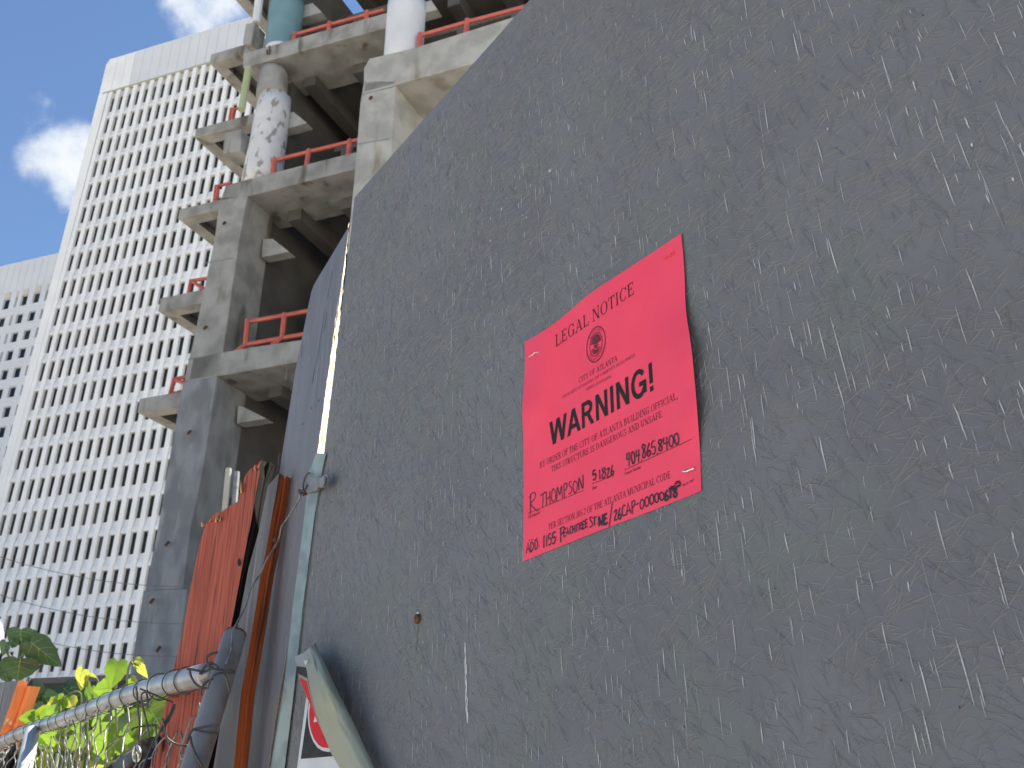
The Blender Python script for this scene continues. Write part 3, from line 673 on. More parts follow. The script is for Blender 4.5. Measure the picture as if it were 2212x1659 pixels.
m = MB(); m.tube([PC.src(*ck(320, 990)), PC.src(*ck(345, 1000)), PC.src(*ck(400, 1040))], .0035, 7); m.build('bolt', M['rust'], clp)
tw = thing('tie_wire', 'thin loose wire running from the strap clamp down to the gate post', 'wire')
path = [(730, 245, 1.60), (712, 285, 1.61), (660, 365, 1.62), (632, 405, 1.62), (616, 470, 1.62), (580, 540, 1.61), (555, 575, 1.605), (520, 650, 1.60), (470, 730, 1.58), (445, 815, 1.56), (400, 905, 1.535), (376, 955, 1.52), (368, 1050, 1.50), (342, 1118, 1.49)]
m = MB(); m.tube(spline([ssl(*c6(x, y), d) for x, y, d in path], 5), .0016, 6); m.build('strand', M['wirel'], tw, smooth=True)
m = MB(); m.tube(spline([ssl(*ck(*p), 1.6) for p in [(345, 1050), (300, 1025), (290, 990), (320, 985), (335, 1020), (375, 1050), (350, 1075)]], 5), .0013, 5); m.build('knot', M['wire'], tw, smooth=True)
# END PART ONE
# ------------------------------------------------------------------ the red notice
note = thing('legal_notice', 'bright red paper legal notice with black warning print and handwriting, stapled to the grey panel', 'notice')
TE = [(1967, 1284), (2024, 1250), (2081, 1212), (2140, 1163), (2195, 1113), (2258, 1068), (2322, 1028), (2375, 993), (2427, 960), (2490, 918), (2554, 875)]
BE = [(1962, 2105), (2040, 2073), (2130, 2037), (2220, 2001), (2310, 1966), (2400, 1933), (2500, 1893), (2570, 1866), (2630, 1840)]
LE = [(1967, 1284), (1969, 1360), (1965, 1450), (1957, 1534), (1962, 1627), (1964, 1800), (1963, 1960), (1962, 2105)]
RE = [(2554, 875), (2562, 950), (2567, 1022), (2571, 1166), (2583, 1240), (2594, 1310), (2613, 1520), (2626, 1700), (2630, 1840)]
def along(E, t):
    f_ = t * (len(E) - 1); i = min(int(f_), len(E) - 2); w_ = f_ - i
    return V((E[i][0] * (1 - w_) + E[i + 1][0] * w_, E[i][1] * (1 - w_) + E[i + 1][1] * w_))
def arclen(E):
    ds = [0]
    for a, b in zip(E[:-1], E[1:]): ds.append(ds[-1] + hypot(a[0] - b[0], a[1] - b[1]))
    return ds
def resample(E, n):
    ds = arclen(E); r = []
    for k in range(n + 1):
        d = ds[-1] * k / n
        for i in range(len(E) - 1):
            if d <= ds[i + 1] + 1e-6: w_ = (d - ds[i]) / (ds[i + 1] - ds[i]); r.append(V((E[i][0] + (E[i + 1][0] - E[i][0]) * w_, E[i][1] + (E[i + 1][1] - E[i][1]) * w_))); break
    return r
def smoothl(r):
    for _ in range(3): r = [r[0]] + [(r[i - 1] + r[i] * 2 + r[i + 1]) / 4 for i in range(1, len(r) - 1)] + [r[-1]]
    return r
GI, GJ = 48, 40
T_, B_, L_, R_ = smoothl(resample(TE, GI)), smoothl(resample(BE, GI)), smoothl(resample(LE, GJ)), smoothl(resample(RE, GJ))
def sm(x, a, b): t = max(0, min(1, (x - a) / (b - a))); return t * t * (3 - 2 * t)
def disp(i, j):                                              # i across 0..1, j down 0..1; lift off the board
    d = .0012 + .0085 * exp(-((i - .13 + .10 * j) / .10) ** 2) * (1 - sm(j, .0, .75)) + .0065 * exp(-((i - .60) / .16) ** 2) * exp(-((j - .05) / .3) ** 2)
    d += .010 * sm(i, .72, 1) * exp(-((j - .46) / .16) ** 2) + .006 * sm(i, .8, 1) * exp(-((j - .68) / .1) ** 2)
    d += .0045 * sm(1 - i, .8, 1) * exp(-((j - .32) / .09) ** 2) + .0012 * sin(7 * i + 3 * j) * sm(1 - j, 0, .3) + .0045 * exp(-((i - .45) / .14) ** 2) * exp(-((j - .42) / .2) ** 2)
    return max(d, .001)
vv = []
for j in range(GJ + 1):
    for i in range(GI + 1):
        a, b = i / GI, j / GJ
        p = T_[i] * (1 - b) + B_[i] * b + L_[j] * (1 - a) + R_[j] * a - (T_[0] * (1 - a) * (1 - b) + T_[GI] * a * (1 - b) + B_[0] * (1 - a) * b + B_[GI] * a * b)
        vv.append(PW.src(p.x, p.y, disp(a, b)))
ff = [(j * (GI + 1) + i, j * (GI + 1) + i + 1, (j + 1) * (GI + 1) + i + 1, (j + 1) * (GI + 1) + i) for j in range(GJ) for i in range(GI)]
sheet = new('paper_sheet', vv, ff, M['paper'], note, smooth=True)
pts4 = [V((c[0], c[1])) for c in (TE[0], TE[-1], BE[-1], BE[0])]
c00, c10, c11, c01 = [PW.uz(PW.src(*c)) for c in (TE[0], TE[-1], BE[-1], BE[0])]
def ij(s, z):
    i = (s - c00[0]) / (c10[0] - c00[0]); zt1 = c00[1] + (c10[1] - c00[1]) * i; zb1 = c01[1] + (c11[1] - c01[1]) * i
    return max(0, min(1, i)), max(0, min(1, (zt1 - z) / (zt1 - zb1)))
from mathutils.bvhtree import BVHTree
SHEET = BVHTree.FromPolygons([tuple(v) for v in vv], ff)
def onp(s, z, e=.0007):
    q = PW.at(s, z); r = (q - CAMP).normalized(); h = SHEET.ray_cast(CAMP, r)[0]
    return (h if h is not None else q + WN * .002) - r * (e * 1.3)
# serif capitals drawn from strokes: S thick stem, s thin stem, H thin bar, V tick, D diagonal, A modulated arc
TK, TN = .125, .046
GL = {
 ' ': (.36, []), '.': (.36, [('V', .16, -.0, .12, .13)]), ',': (.36, [('V', .16, .0, .12, .13), ('D', .2, .02, .12, -.18, .06)]), '/': (.42, [('D', .02, -.05, .38, 1.05, .06)]),
 'I': (.5, [('S', .25)]), 'L': (.90, [('S', .22), ('H', .2, .84, .03), ('V', .82, 0, .26, .05)]),
 'E': (.92, [('S', .22), ('H', .2, .82, .03), ('H', .2, .80, .97), ('H', .2, .6, .52), ('V', .80, 0, .26, .05), ('V', .78, .78, 1, .05), ('V', .6, .4, .64, .05)]),
 'F': (.84, [('S', .22), ('H', .2, .78, .97), ('H', .2, .6, .52), ('V', .77, .76, 1, .05), ('V', .6, .4, .64, .05)]),
 'H': (1.09, [('S', .22), ('S', .87), ('H', .2, .88, .52)]), 'T': (.92, [('S', .46), ('H', .06, .86, .97), ('V', .07, .74, 1, .05), ('V', .85, .74, 1, .05)]),
 'N': (1.09, [('s', .2), ('s', .9), ('D', .2, 1, .9, 0, TK)]), 'M': (1.34, [('s', .2), ('S', 1.12), ('D', .2, 1, .66, 0, TK), ('D', 1.1, 1, .66, 0, TN)]),
 'A': (1.09, [('D', .54, 1, .16, 0, TN), ('D', .54, 1, .92, 0, TK), ('H', .3, .76, .34), ('H', .04, .32, .02), ('H', .74, 1.08, .02)]),
 'V': (1.09, [('D', .16, 1, .56, 0, TK), ('D', .94, 1, .56, 0, TN), ('H', .02, .34, .98), ('H', .76, 1.06, .98)]),
 'Y': (1.09, [('D', .16, 1, .55, .45, TK), ('D', .94, 1, .55, .45, TN), ('V', .55, 0, .47, TK), ('H', .02, .34, .98), ('H', .78, 1.06, .98), ('H', .38, .72, .02)]),
 'U': (1.09, [('V', .22, .3, 1, TK), ('V', .88, .3, 1, TN), ('H', .06, .38, .98), ('H', .74, 1.02, .98), ('A', .55, .32, .33, .32, 180, 360)]),
 'O': (1.09, [('A', .545, .5, .47, .52, 0, 360)]), 'C': (1.0, [('A', .54, .5, .46, .52, 38, 322), ('V', .90, .70, .98, .05)]),
 'G': (1.09, [('A', .54, .5, .46, .52, 38, 325), ('V', .88, .02, .44, TK), ('H', .72, 1.02, .43), ('V', .90, .70, .98, .05)]),
 'D': (1.09, [('S', .22), ('A', .42, .5, .58, .5, -90, 90), ('H', .2, .44, .03), ('H', .2, .44, .97)]),
 'P': (.84, [('S', .22), ('A', .42, .74, .36, .26, -90, 90), ('H', .2, .44, .50), ('H', .2, .44, .97)]),
 'B': (1.0, [('S', .22), ('A', .46, .76, .32, .24, -90, 90), ('A', .48, .27, .42, .27, -90, 90), ('H', .2, .48, .52), ('H', .2, .5, .97), ('H', .2, .5, .03)]),
 'R': (1.0, [('S', .22), ('A', .42, .75, .36, .25, -90, 90), ('H', .2, .44, .50), ('H', .2, .44, .97), ('D', .42, .5, .90, 0, TK), ('H', .8, 1.0, .02)]),
 'S': (.84, [('A', .42, .76, .30, .26, 30, 270), ('A', .42, .26, .33, .28, -150, 90), ('V', .70, .72, .98, .05), ('V', .12, .02, .3, .05)]),
 '1': (.75, [('V', .4, 0, 1, .13), ('D', .4, 1, .2, .86, .05), ('H', .2, .6, .02)]), '0': (.75, [('A', .375, .5, .32, .52, 0, 360)]),
 '5': (.75, [('H', .22, .66, .96), ('V', .22, .5, .96, .05), ('A', .34, .31, .32, .33, -140, 130)]), '2': (.75, [('A', .36, .74, .29, .28, -20, 170), ('D', .62, .66, .1, .04, .07), ('H', .08, .68, .04)]),
}
def arc_poly(cx, cy, rx, ry, a0, a1, tk=None, tn=None):
    tk = tk or TK; tn = tn or TN; n = max(5, int(abs(a1 - a0) / 18)); r = []
    for k in range(n):
        q = []
        for a in (a0 + (a1 - a0) * k / n, a0 + (a1 - a0) * (k + 1) / n):
            a = radians(a); w_ = tn + (tk - tn) * abs(cos(a)) ** 1.4
            q.append(((cx + rx * cos(a), cy + ry * sin(a)), (cx + (rx - w_) * cos(a), cy + max(.02, ry - max(tn, w_ * .6)) * sin(a))))
        r.append([q[0][0], q[1][0], q[1][1], q[0][1]])
    return r
def rect(x0, y0, x1, y1): return [(x0, y0), (x1, y0), (x1, y1), (x0, y1)]
def glyph(ch):
    adv, pr = GL[ch]; P_ = []
    for p in pr:
        k = p[0]
        if k in 'Ss':
            x = p[1]; w_ = TK if k == 'S' else TN; P_ += [rect(x - w_ / 2, 0, x + w_ / 2, 1), rect(x - .17, 0, x + .17, .045), rect(x - .17, .955, x + .17, 1)]
        elif k == 'H': P_.append(rect(p[1], p[3] - .03, p[2], p[3] + .03))
        elif k == 'V': w_ = p[4]; P_.append(rect(p[1] - w_ / 2, p[2], p[1] + w_ / 2, p[3]))
        elif k == 'D': w_ = p[5] / 2 * 1.12; P_.append([(p[1] - w_, p[2]), (p[1] + w_, p[2]), (p[3] + w_, p[4]), (p[3] - w_, p[4])])
        elif k == 'A': P_ += arc_poly(*p[1:])
    return adv + .06, P_
# heavy sans capitals of the big word
BW = .205
GB = {'W': (1.36, [('D', .11, 1, .36, 0), ('D', .36, 0, .68, 1), ('D', .68, 1, 1.0, 0), ('D', 1.0, 0, 1.25, 1)]),
 'A': (1.02, [('D', .51, 1, .12, 0), ('D', .51, 1, .90, 0), ('h', .26, .76, .30)]),
 'R': (1.02, [('v', .20, 0, 1), ('h', .2, .55, .91), ('h', .2, .55, .50), ('a', .52, .705, .36, .295, -90, 90), ('D', .52, .5, .86, 0)]),
 'N': (1.02, [('v', .20, 0, 1), ('v', .82, 0, 1), ('D', .2, 1, .82, 0)]), 'I': (.42, [('v', .21, 0, 1)]),
 'G': (1.10, [('a', .55, .5, .49, .53, 38, 330), ('v', .92, .08, .52), ('h', .58, 1.0, .46)]), '!': (.46, [('v', .23, .28, 1), ('v', .23, 0, .18)])}
def glyphb(ch):
    adv, pr = GB[ch]; P_ = []
    for p in pr:
        if p[0] == 'v': P_.append(rect(p[1] - BW / 2, p[2], p[1] + BW / 2, p[3]))
        elif p[0] == 'h': P_.append(rect(p[1], p[3] - .085, p[2], p[3] + .085))
        elif p[0] == 'D': w_ = BW / 2 * 1.08; P_.append([(p[1] - w_, p[2]), (p[1] + w_, p[2]), (p[3] + w_, p[4]), (p[3] - w_, p[4])])
        elif p[0] == 'a':
            n = 14; cx, cy, rx, ry, a0, a1 = p[1:]
            for k in range(n):
                a, b = radians(a0 + (a1 - a0) * k / n), radians(a0 + (a1 - a0) * (k + 1) / n)
                P_.append([(cx + rx * cos(a), cy + ry * sin(a)), (cx + rx * cos(b), cy + ry * sin(b)), (cx + (rx - BW) * cos(b), cy + (ry - .175) * sin(b)), (cx + (rx - BW) * cos(a), cy + (ry - .175) * sin(a))])
    return adv, P_
def line_map(fn, p0, p1, h0, h1):
    """p0,p1 baseline ends; h0,h1 cap heights (crop pixels) -> map (t in 0..1, y in cap heights) to (s,z)"""
    a = PW.uz(PW.src(*fn(*p0))); b = PW.uz(PW.src(*fn(*p1)))
    A = PW.uz(PW.src(*fn(p0[0] - h0 * .012, p0[1] - h0))); B = PW.uz(PW.src(*fn(p1[0] - h1 * .06, p1[1] - h1)))
    ha, hb = A[1] - a[1], B[1] - b[1]
    def f(t, y): return a[0] + (b[0] - a[0]) * t, a[1] + (b[1] - a[1]) * t + y * (ha + (hb - ha) * t)
    return f
def typeset(name, text, fn, p0, p1, h0, h1, gl=glyph, m_='ink', layer=.0006):
    f = line_map(fn, p0, p1, h0, h1); tot_ = sum(gl(c)[0] for c in text); x = 0; m = MB()
    for c in text:
        adv, ps = gl(c)
        for P_ in ps:
            b = len(m.v); m.v += [onp(*f((x + px) / tot_, py), layer) for px, py in P_]; m.f.append(tuple(range(b, b + len(P_))))
        x += adv
    return m.build(name, M[m_], note, fix=False)
typeset('printed_line', 'LEGAL NOTICE', c7, (432, 1142), (1138, 662), 104, 112)
typeset('printed_line', 'CITY OF ATLANTA', c7, (640, 1462), (984, 1260), 46, 50)
typeset('printed_line', 'DEPARTMENT OF PLANNING AND COMMUNITY DEVELOPMENT', c7, (494, 1601), (1142, 1221), 24, 27)
typeset('printed_line', 'OFFICE OF BUILDING', c7, (706, 1532), (932, 1409), 24, 26)
typeset('printed_warning', 'WARNING!', c8, (382, 532), (1322, 22), 212, 252, glyphb)
typeset('printed_line', 'BY ORDER OF THE CITY OF ATLANTA BUILDING OFFICIAL,', c8, (292, 728), (1524, 104), 54, 62)
typeset('printed_line', 'THIS STRUCTURE IS DANGEROUS AND UNSAFE.', c8, (398, 762), (1394, 262), 52, 58)
typeset('printed_line', 'PER SECTION 105.2 OF THE ATLANTA MUNICIPAL CODE', c8, (374, 1272), (1458, 808), 54, 62)
def typefont(name, text, fn, p0, p1, h0, h1):
    cu = bpy.data.curves.new(name, 'FONT'); cu.body = text; cu.size = 1; cu.resolution_u = 2
    ob = bpy.data.objects.new(name, cu); me = bpy.data.meshes.new_from_object(ob)
    f = line_map(fn, p0, p1, h0, h1); xs = [v.co.x for v in me.vertices]; x1 = max(xs); 
    for v in me.vertices: v.co = onp(*f(v.co.x / x1, v.co.y / .72), .0006)
    me.materials.clear(); me.materials.append(M['ink']); bpy.data.objects.remove(ob)
    o = bpy.data.objects.new(name, me); COL.objects.link(o); o.parent = note; return o
typefont('small_print', 'City Inspector', c8, (190, 1172), (296, 1128), 30, 30)
typefont('small_print', 'Date', c8, (760, 918), (800, 901), 30, 30)
typefont('small_print', 'Contact Number', c8, (1047, 788), (1196, 724), 30, 30)
typefont('small_print', '404.211.0807', c8, (1563, 887), (1666, 835), 20, 20)
def ribbon(m, pts, w_, layer=.0008):
    """pts in (s,z)"""
    n = len(pts); b = len(m.v)
    for k, (s, z) in enumerate(pts):
        s0, z0 = pts[max(0, k - 1)]; s1, z1 = pts[min(n - 1, k + 1)]; l = hypot(s1 - s0, z1 - z0) or 1e-6
        nx, nz = -(z1 - z0) / l * w_ / 2, (s1 - s0) / l * w_ / 2
        m.v += [onp(s + nx, z + nz, layer), onp(s - nx, z - nz, layer)]
    for k in range(n - 1): q = b + 2 * k; m.f.append((q, q + 1, q + 3, q + 2))
m = MB()
for fn, p0, p1 in [(c8, (190, 1126), (680, 922)), (c8, (760, 863), (950, 788)), (c8, (1045, 742), (1642, 466))]:
    a, b = PW.uz(PW.src(*fn(*p0))), PW.uz(PW.src(*fn(*p1)))
    ribbon(m, [(a[0] + (b[0] - a[0]) * t / 8, a[1] + (b[1] - a[1]) * t / 8) for t in range(9)], .0005)
m.build('form_rule', M['ink'], note, fix=False)
# marker handwriting: one-stroke letters
HW = {'R': (.8, [[(.1, 0), (.18, 1)], [(.0, .86), (.35, 1.0), (.62, .9), (.6, .66), (.15, .5), (.75, -.04)]]), '.': (.3, [[(.08, .0), (.16, .06)]]),
 'T': (.75, [[(.0, .94), (.8, 1.04)], [(.38, 1), (.3, 0)]]), 'H': (.75, [[(.1, 1), (.08, 0)], [(.62, 1), (.58, 0)], [(.08, .5), (.6, .56)]]), 'O': (.75, [[(.35, 1), (.1, .8), (.08, .3), (.3, .02), (.58, .2), (.62, .7), (.4, .98), (.25, .95)]]),
 'M': (.95, [[(.05, 0), (.15, 1), (.42, .35), (.72, 1), (.8, 0)]]), 'P': (.65, [[(.12, -.15), (.14, 1)], [(.05, .95), (.45, 1), (.55, .75), (.4, .5), (.14, .45)]]),
 'S': (.6, [[(.5, .92), (.25, 1), (.1, .78), (.45, .42), (.48, .12), (.2, 0), (.05, .1)]]), 'N': (.8, [[(.08, 0), (.12, 1), (.58, .02), (.66, 1.12)]]),
 '5': (.62, [[(.5, 1), (.14, .98), (.1, .58), (.4, .6), (.5, .3), (.3, .02), (.06, .1)]]), '1': (.4, [[(.2, 1), (.16, 0)]]), '8': (.66, [[(.5, .9), (.28, 1), (.14, .78), (.5, .35), (.42, .02), (.12, .1), (.2, .42), (.52, .74), (.5, .9)]]),
 '2': (.62, [[(.08, .8), (.28, 1), (.48, .82), (.1, .05), (.56, .04)]]), '6': (.64, [[(.45, 1), (.16, .6), (.1, .2), (.32, 0), (.52, .2), (.38, .45), (.14, .3)]]),
 '4': (.66, [[(.14, 1), (.08, .48), (.58, .5)], [(.46, 1), (.4, -.1)]]), '0': (.64, [[(.32, 1), (.1, .75), (.1, .25), (.3, 0), (.52, .25), (.52, .75), (.32, 1)]]),
 'A': (.75, [[(.0, 0), (.34, 1), (.6, 0)], [(.08, .36), (.6, .3)]]), 'D': (.75, [[(.1, 0), (.1, 1), (.5, .8), (.6, .45), (.4, .1), (.05, 0)]]), ':': (.35, [[(.12, .2), (.18, .25)], [(.12, .62), (.18, .67)]]),
 'E': (.62, [[(.5, 1), (.1, .98), (.08, .02), (.5, .04)], [(.1, .52), (.42, .54)]]), 'C': (.66, [[(.52, .88), (.3, 1), (.1, .6), (.16, .1), (.52, .08)]]), 'Y': (.7, [[(.05, 1), (.3, .5)], [(.6, 1), (.2, -.05)]]),
 '/': (.6, [[(.5, 1.25), (.05, -.3)]]), '-': (.5, [[(.08, .45), (.42, .48)]]), ' ': (.4, [])}
def hand(name, text, fn, p0, p1, h0, h1, w_=.0016, jit=.05, seed=1):
    f = line_map(fn, p0, p1, h0, h1); r_ = random.Random(seed)
    tot_ = sum(HW[c][0] for c in text); x = 0; m = MB()
    for c in text:
        adv, ss = HW[c]; dy = r_.uniform(-jit, jit); sc_ = r_.uniform(.92, 1.08)
        for s_ in ss:
            q = [V((px + r_.uniform(-.045, .045), py * sc_ + dy + r_.uniform(-.03, .03), 0)) for px, py in s_]
            q = spline(q, 4) if len(q) > 3 else q
            ribbon(m, [f((x + p.x) / tot_, p.y) for p in q], w_ * r_.uniform(.62, .86))
        x += adv
    return m.build(name, M['marker'], note, fix=False)
hand('handwriting', 'R.', c8, (196, 1130), (300, 1085), 165, 165, .0017)
hand('handwriting', 'THOMPSON', c8, (300, 1075), (690, 900), 130, 105, .0016, .06, 4)
hand('handwriting', '5', c8, (760, 838), (800, 820), 78, 78, .0021, .02, 2)
hand('handwriting', '18', c8, (815, 835), (885, 795), 85, 85, .0019, .02, 2)
hand('handwriting', '26', c8, (888, 812), (955, 775), 82, 82, .0019, .02, 3)
hand('handwriting', '404.', c8, (1062, 706), (1208, 650), 108, 108, .0020, .04, 5)
hand('handwriting', '865.', c8, (1200, 645), (1350, 590), 118, 112, .0020, .05, 6)
hand('handwriting', '8400', c8, (1345, 575), (1535, 505), 108, 96, .0021, .04, 7)
hand('handwriting', 'ADD:', c8, (174, 1482), (300, 1435), 92, 85, .0018, .04, 8)
hand('handwriting', '1155', c8, (322, 1435), (440, 1385), 108, 100, .0021, .03, 9)
hand('handwriting', 'P', c8, (468, 1370), (520, 1345), 108, 108, .0021, .03, 10)
hand('handwriting', 'EACHTREE', c8, (505, 1335), (722, 1245), 66, 62, .0019, .05, 11)
hand('handwriting', 'ST.', c8, (735, 1252), (815, 1222), 90, 70, .0019, .04, 12)
hand('handwriting', 'NE', c8, (815, 1245), (900, 1208), 88, 84, .0030, .03, 13)
hand('handwriting', '/', c8, (905, 1215), (950, 1160), 100, 100, .0016, .0, 14)
hand('handwriting', '26CAP-', c8, (950, 1200), (1178, 1085), 100, 92, .0020, .05, 15)
hand('handwriting', '00000', c8, (1182, 1092), (1402, 1002), 84, 84, .0019, .04, 16)
hand('handwriting', '618', c8, (1398, 1016), (1524, 978), 88, 88, .0030, .04, 17)
m = MB()                                                      # the scribbled-out print at the lower right
a, b = PW.uz(PW.src(*c8(1440, 918))), PW.uz(PW.src(*c8(1545, 872))); r_ = random.Random(4)
for k in range(4):
    ribbon(m, [(a[0] + (b[0] - a[0]) * t / 9, a[1] + (b[1] - a[1]) * t / 9 + r_.uniform(-.0022, .0022) - k * .0015 + .003) for t in range(10)], .0011)
m.build('scribble', M['ink'], note, fix=False)
# seal of the city
sc_c = PW.uz(PW.src(*c7(792, 1116))); SRX = abs(PW.uz(PW.src(*c7(705, 1116)))[0] - PW.uz(PW.src(*c7(879, 1116)))[0]) / 2 * 1.0
SRZ = abs(PW.uz(PW.src(*c7(792, 955)))[1] - PW.uz(PW.src(*c7(792, 1274)))[1]) / 2
def seal_pt(r, a): return sc_c[0] - SRX * r * cos(a), sc_c[1] + SRZ * r * sin(a)
m = MB()
def ringr(r0, r1, n=48):
    for k in range(n):
        a, b = 2 * pi * k / n, 2 * pi * (k + 1) / n; q = len(m.v)
        m.v += [onp(*seal_pt(r0, a), .0006), onp(*seal_pt(r1, a), .0006), onp(*seal_pt(r1, b), .0006), onp(*seal_pt(r0, b), .0006)]; m.f.append((q, q + 1, q + 2, q + 3))
ringr(.93, 1.0); ringr(.62, .67)
m.build('seal_ring', M['ink2'], note, fix=False)
m = MB()
def ringtext(text, a0, a1, flip=False):
    n = len(text); T = sum(GL[c][0] for c in text); x = 0
    for c in text:
        for P_ in glyph(c)[1]:
            q = len(m.v)
            for (gx, gy) in P_:
                t = (x + gx) / T; a = radians(a0 + (a1 - a0) * t)
                r = (.72 + .17 * gy) if not flip else (.88 - .17 * gy)
                m.v.append(onp(*seal_pt(r, a), .0008))
            m.f.append(tuple(range(q, q + len(P_))))
        x += GL[c][0]
ringtext('RESURGENS', 140, 40); ringtext('ATLANTA, GA.', 205, 335, True)
m.build('seal_lettering', M['ink2'], note, fix=False)
m = MB(); r_ = random.Random(8)
def sl(r0, a0, r1, a1, w_):
    p, q = seal_pt(r0, radians(a0)), seal_pt(r1, radians(a1)); ribbon(m, [p, ((p[0] + q[0]) / 2, (p[1] + q[1]) / 2), q], w_, .0007)
for k in range(11): sl(.16, 150 - k * 3, .58, 165 - k * 9, .0009)          # raised wing
for k in range(9): sl(.16, 20 + k * 4, .56, 8 + k * 9, .0009)              # other wing
for k in range(9): sl(.30, 215 + k * 12, .56, 205 + k * 15, .0011)         # flames under it
for k in range(8): sl(.05, k * 45, .25, k * 45 + 20, .0016)                # body
sl(.1, 90, .5, 84, .0018); sl(.5, 84, .54, 70, .001)
m.build('seal_bird', M['ink2'], note, fix=False)
# staples
for pts_ in [[(200, 1225), (232, 1212), (250, 1192), (285, 1185)], ]:
    m = MB(); m.tube([PW.src(*c7(*p), disp(.06, .08) + .0012) for p in pts_], .0007, 6); m.build('staple', M['staple'], note)
for pts_ in [[(1385, 350), (1410, 352), (1422, 335)], [(1440, 335), (1462, 322), (1490, 312)], [(1440, 328), (1465, 300), (1485, 288)]]:
    m = MB(); m.tube([PW.src(*c7(*p), disp(.93, .1) + .0012) for p in pts_], .0006, 6); m.build('staple', M['paper'], note)
m = MB(); m.tube([PW.src(*c8(*p), disp(.93, .88) + .0014) for p in [(1565, 752), (1600, 752), (1630, 738), (1666, 725)]], .0009, 6); m.build('staple', M['staple'], note)
m = MB(); [m.tube([PW.src(*c8(x, y), .0021), PW.src(*c8(x + 9, y - 3), .0021)], .0005, 5) for x, y in [(196, 1366), (222, 1362), (262, 1350)]]; m.build('staple', M['ink2'], note)

# ------------------------------------------------------------------ peeling sticker, bottom
stk = thing('warning_sticker', 'peeling black, red and white sign sticker curling over to its grey green back', 'sign')
def flat(name, pts, d, mt, fn=cs): return prism(name, [PW.src(*fn(*p), d) for p in pts], -WN * .0006, M[mt], stk)
flat('sheet', [(312, 795), (335, 860), (420, 1000), (560, 1400), (720, 1659), (900, 1900), (900, 2300), (150, 2300), (200, 1659)], .0015, 'swhite')
flat('black_field', [(338, 872), (420, 1000), (560, 1400), (640, 1518), (243, 1552)], .0026, 'sblack')
ov = [(345, 880), (330, 960), (326, 1060), (335, 1160), (355, 1260), (390, 1350), (440, 1420), (500, 1458), (560, 1468), (620, 1462), (600, 1300), (480, 1050), (380, 900)]
ov2 = [(352, 912), (344, 980), (340, 1060), (348, 1150), (368, 1240), (400, 1320), (448, 1385), (500, 1418), (555, 1424), (600, 1420), (580, 1300), (470, 1050), (385, 925)]
flat('white_ring', ov, .0034, 'swhite'); flat('red_oval', ov2, .0042, 'sred')
flat('printed_letter', [(412, 1042), (393, 1120), (440, 1116), (432, 1075)], .005, 'swhite')
# the curled flap: rows from the top to the bottom, columns from the printed sliver over the roll to the loose back edge
rows_l = [(268, 312), (290, 410), (312, 500), (330, 620), (352, 740), (380, 860), (418, 1010), (468, 1160), (525, 1300), (592, 1470), (690, 1640), (800, 1800), (930, 2000)]
rows_r = [(418, 192), (455, 280), (497, 372), (545, 480), (600, 590), (655, 705), (720, 840), (790, 980), (862, 1120), (940, 1290), (1060, 1560), (1150, 1760), (1260, 2000)]
vv = []; NCc = 13; rcr = random.Random(15)
for k in range(len(rows_l)):
    lift = .028 + .014 * sin(pi * min(1, k / 9)); lp, rp = rows_l[k], rows_r[k]
    for c in range(NCc):
        t = c / (NCc - 1); d = lift * (1.0 + .22 * sin(pi * (t * .8 + .1)) - .28 * t ** 6) + .0018 * sin(k * 1.3 + 4 * t) + rcr.gauss(0, .0007) - .0035 * exp(-((k - 6.2 - 1.5 * t) / .5) ** 2)
        vv.append(PW.src(*cs(lp[0] + (rp[0] - lp[0]) * t, lp[1] + (rp[1] - lp[1]) * t), d))
ff = [(k * NCc + c, k * NCc + c + 1, (k + 1) * NCc + c + 1, (k + 1) * NCc + c) for k in range(len(rows_l) - 1) for c in range(NCc - 1)]
new('curled_flap', vv, ff, M['flap'], stk, smooth=True)
lipr = [(170, 352), (186, 420), (200, 478), (215, 560), (243, 665), (283, 765), (330, 862), (372, 960), (450, 1140)]
def lip(name, k0, k1, mt, a0=0., a1=1., w_=0):
    vv = []; n = 10
    for i in range(n + 1):
        k = k0 + (k1 - k0) * i / n; q = min(int(k), 7); f_ = k - q
        lx, ly = [lipr[q][j] * (1 - f_) + lipr[q + 1][j] * f_ for j in (0, 1)]
        rx, ry = [rows_l[q][j] * (1 - f_) + rows_l[q + 1][j] * f_ for j in (0, 1)]
        for t in (a0, (a0 + a1) / 2, a1):
            lift = .028 + .014 * sin(pi * min(1, k / 9)); d = lift * .95 * t + (1 - t) * (lift * .55 * max(0, 1 - k / 8) + .004) + w_
            vv.append(PW.src(*cs(lx + (rx - lx) * t, ly + (ry - ly) * t), d))
    ff = [(i * 3 + c, i * 3 + c + 1, i * 3 + c + 4, i * 3 + c + 3) for i in range(n) for c in range(2)]
    new(name, vv, ff, M[mt], stk, smooth=True)
lip('rolled_margin', 0, 1.75, 'sgrey'); lip('rolled_black', 1.75, 8, 'sblack'); lip('rolled_ring', 2.9, 8, 'sgrey', .0, .95, .0008); lip('rolled_red', 3.3, 7.9, 'sred', .06, .8, .0016)
flat('torn_tip', [(278, 395), (300, 402), (326, 396), (312, 430), (298, 455)], .044, 'swhite')

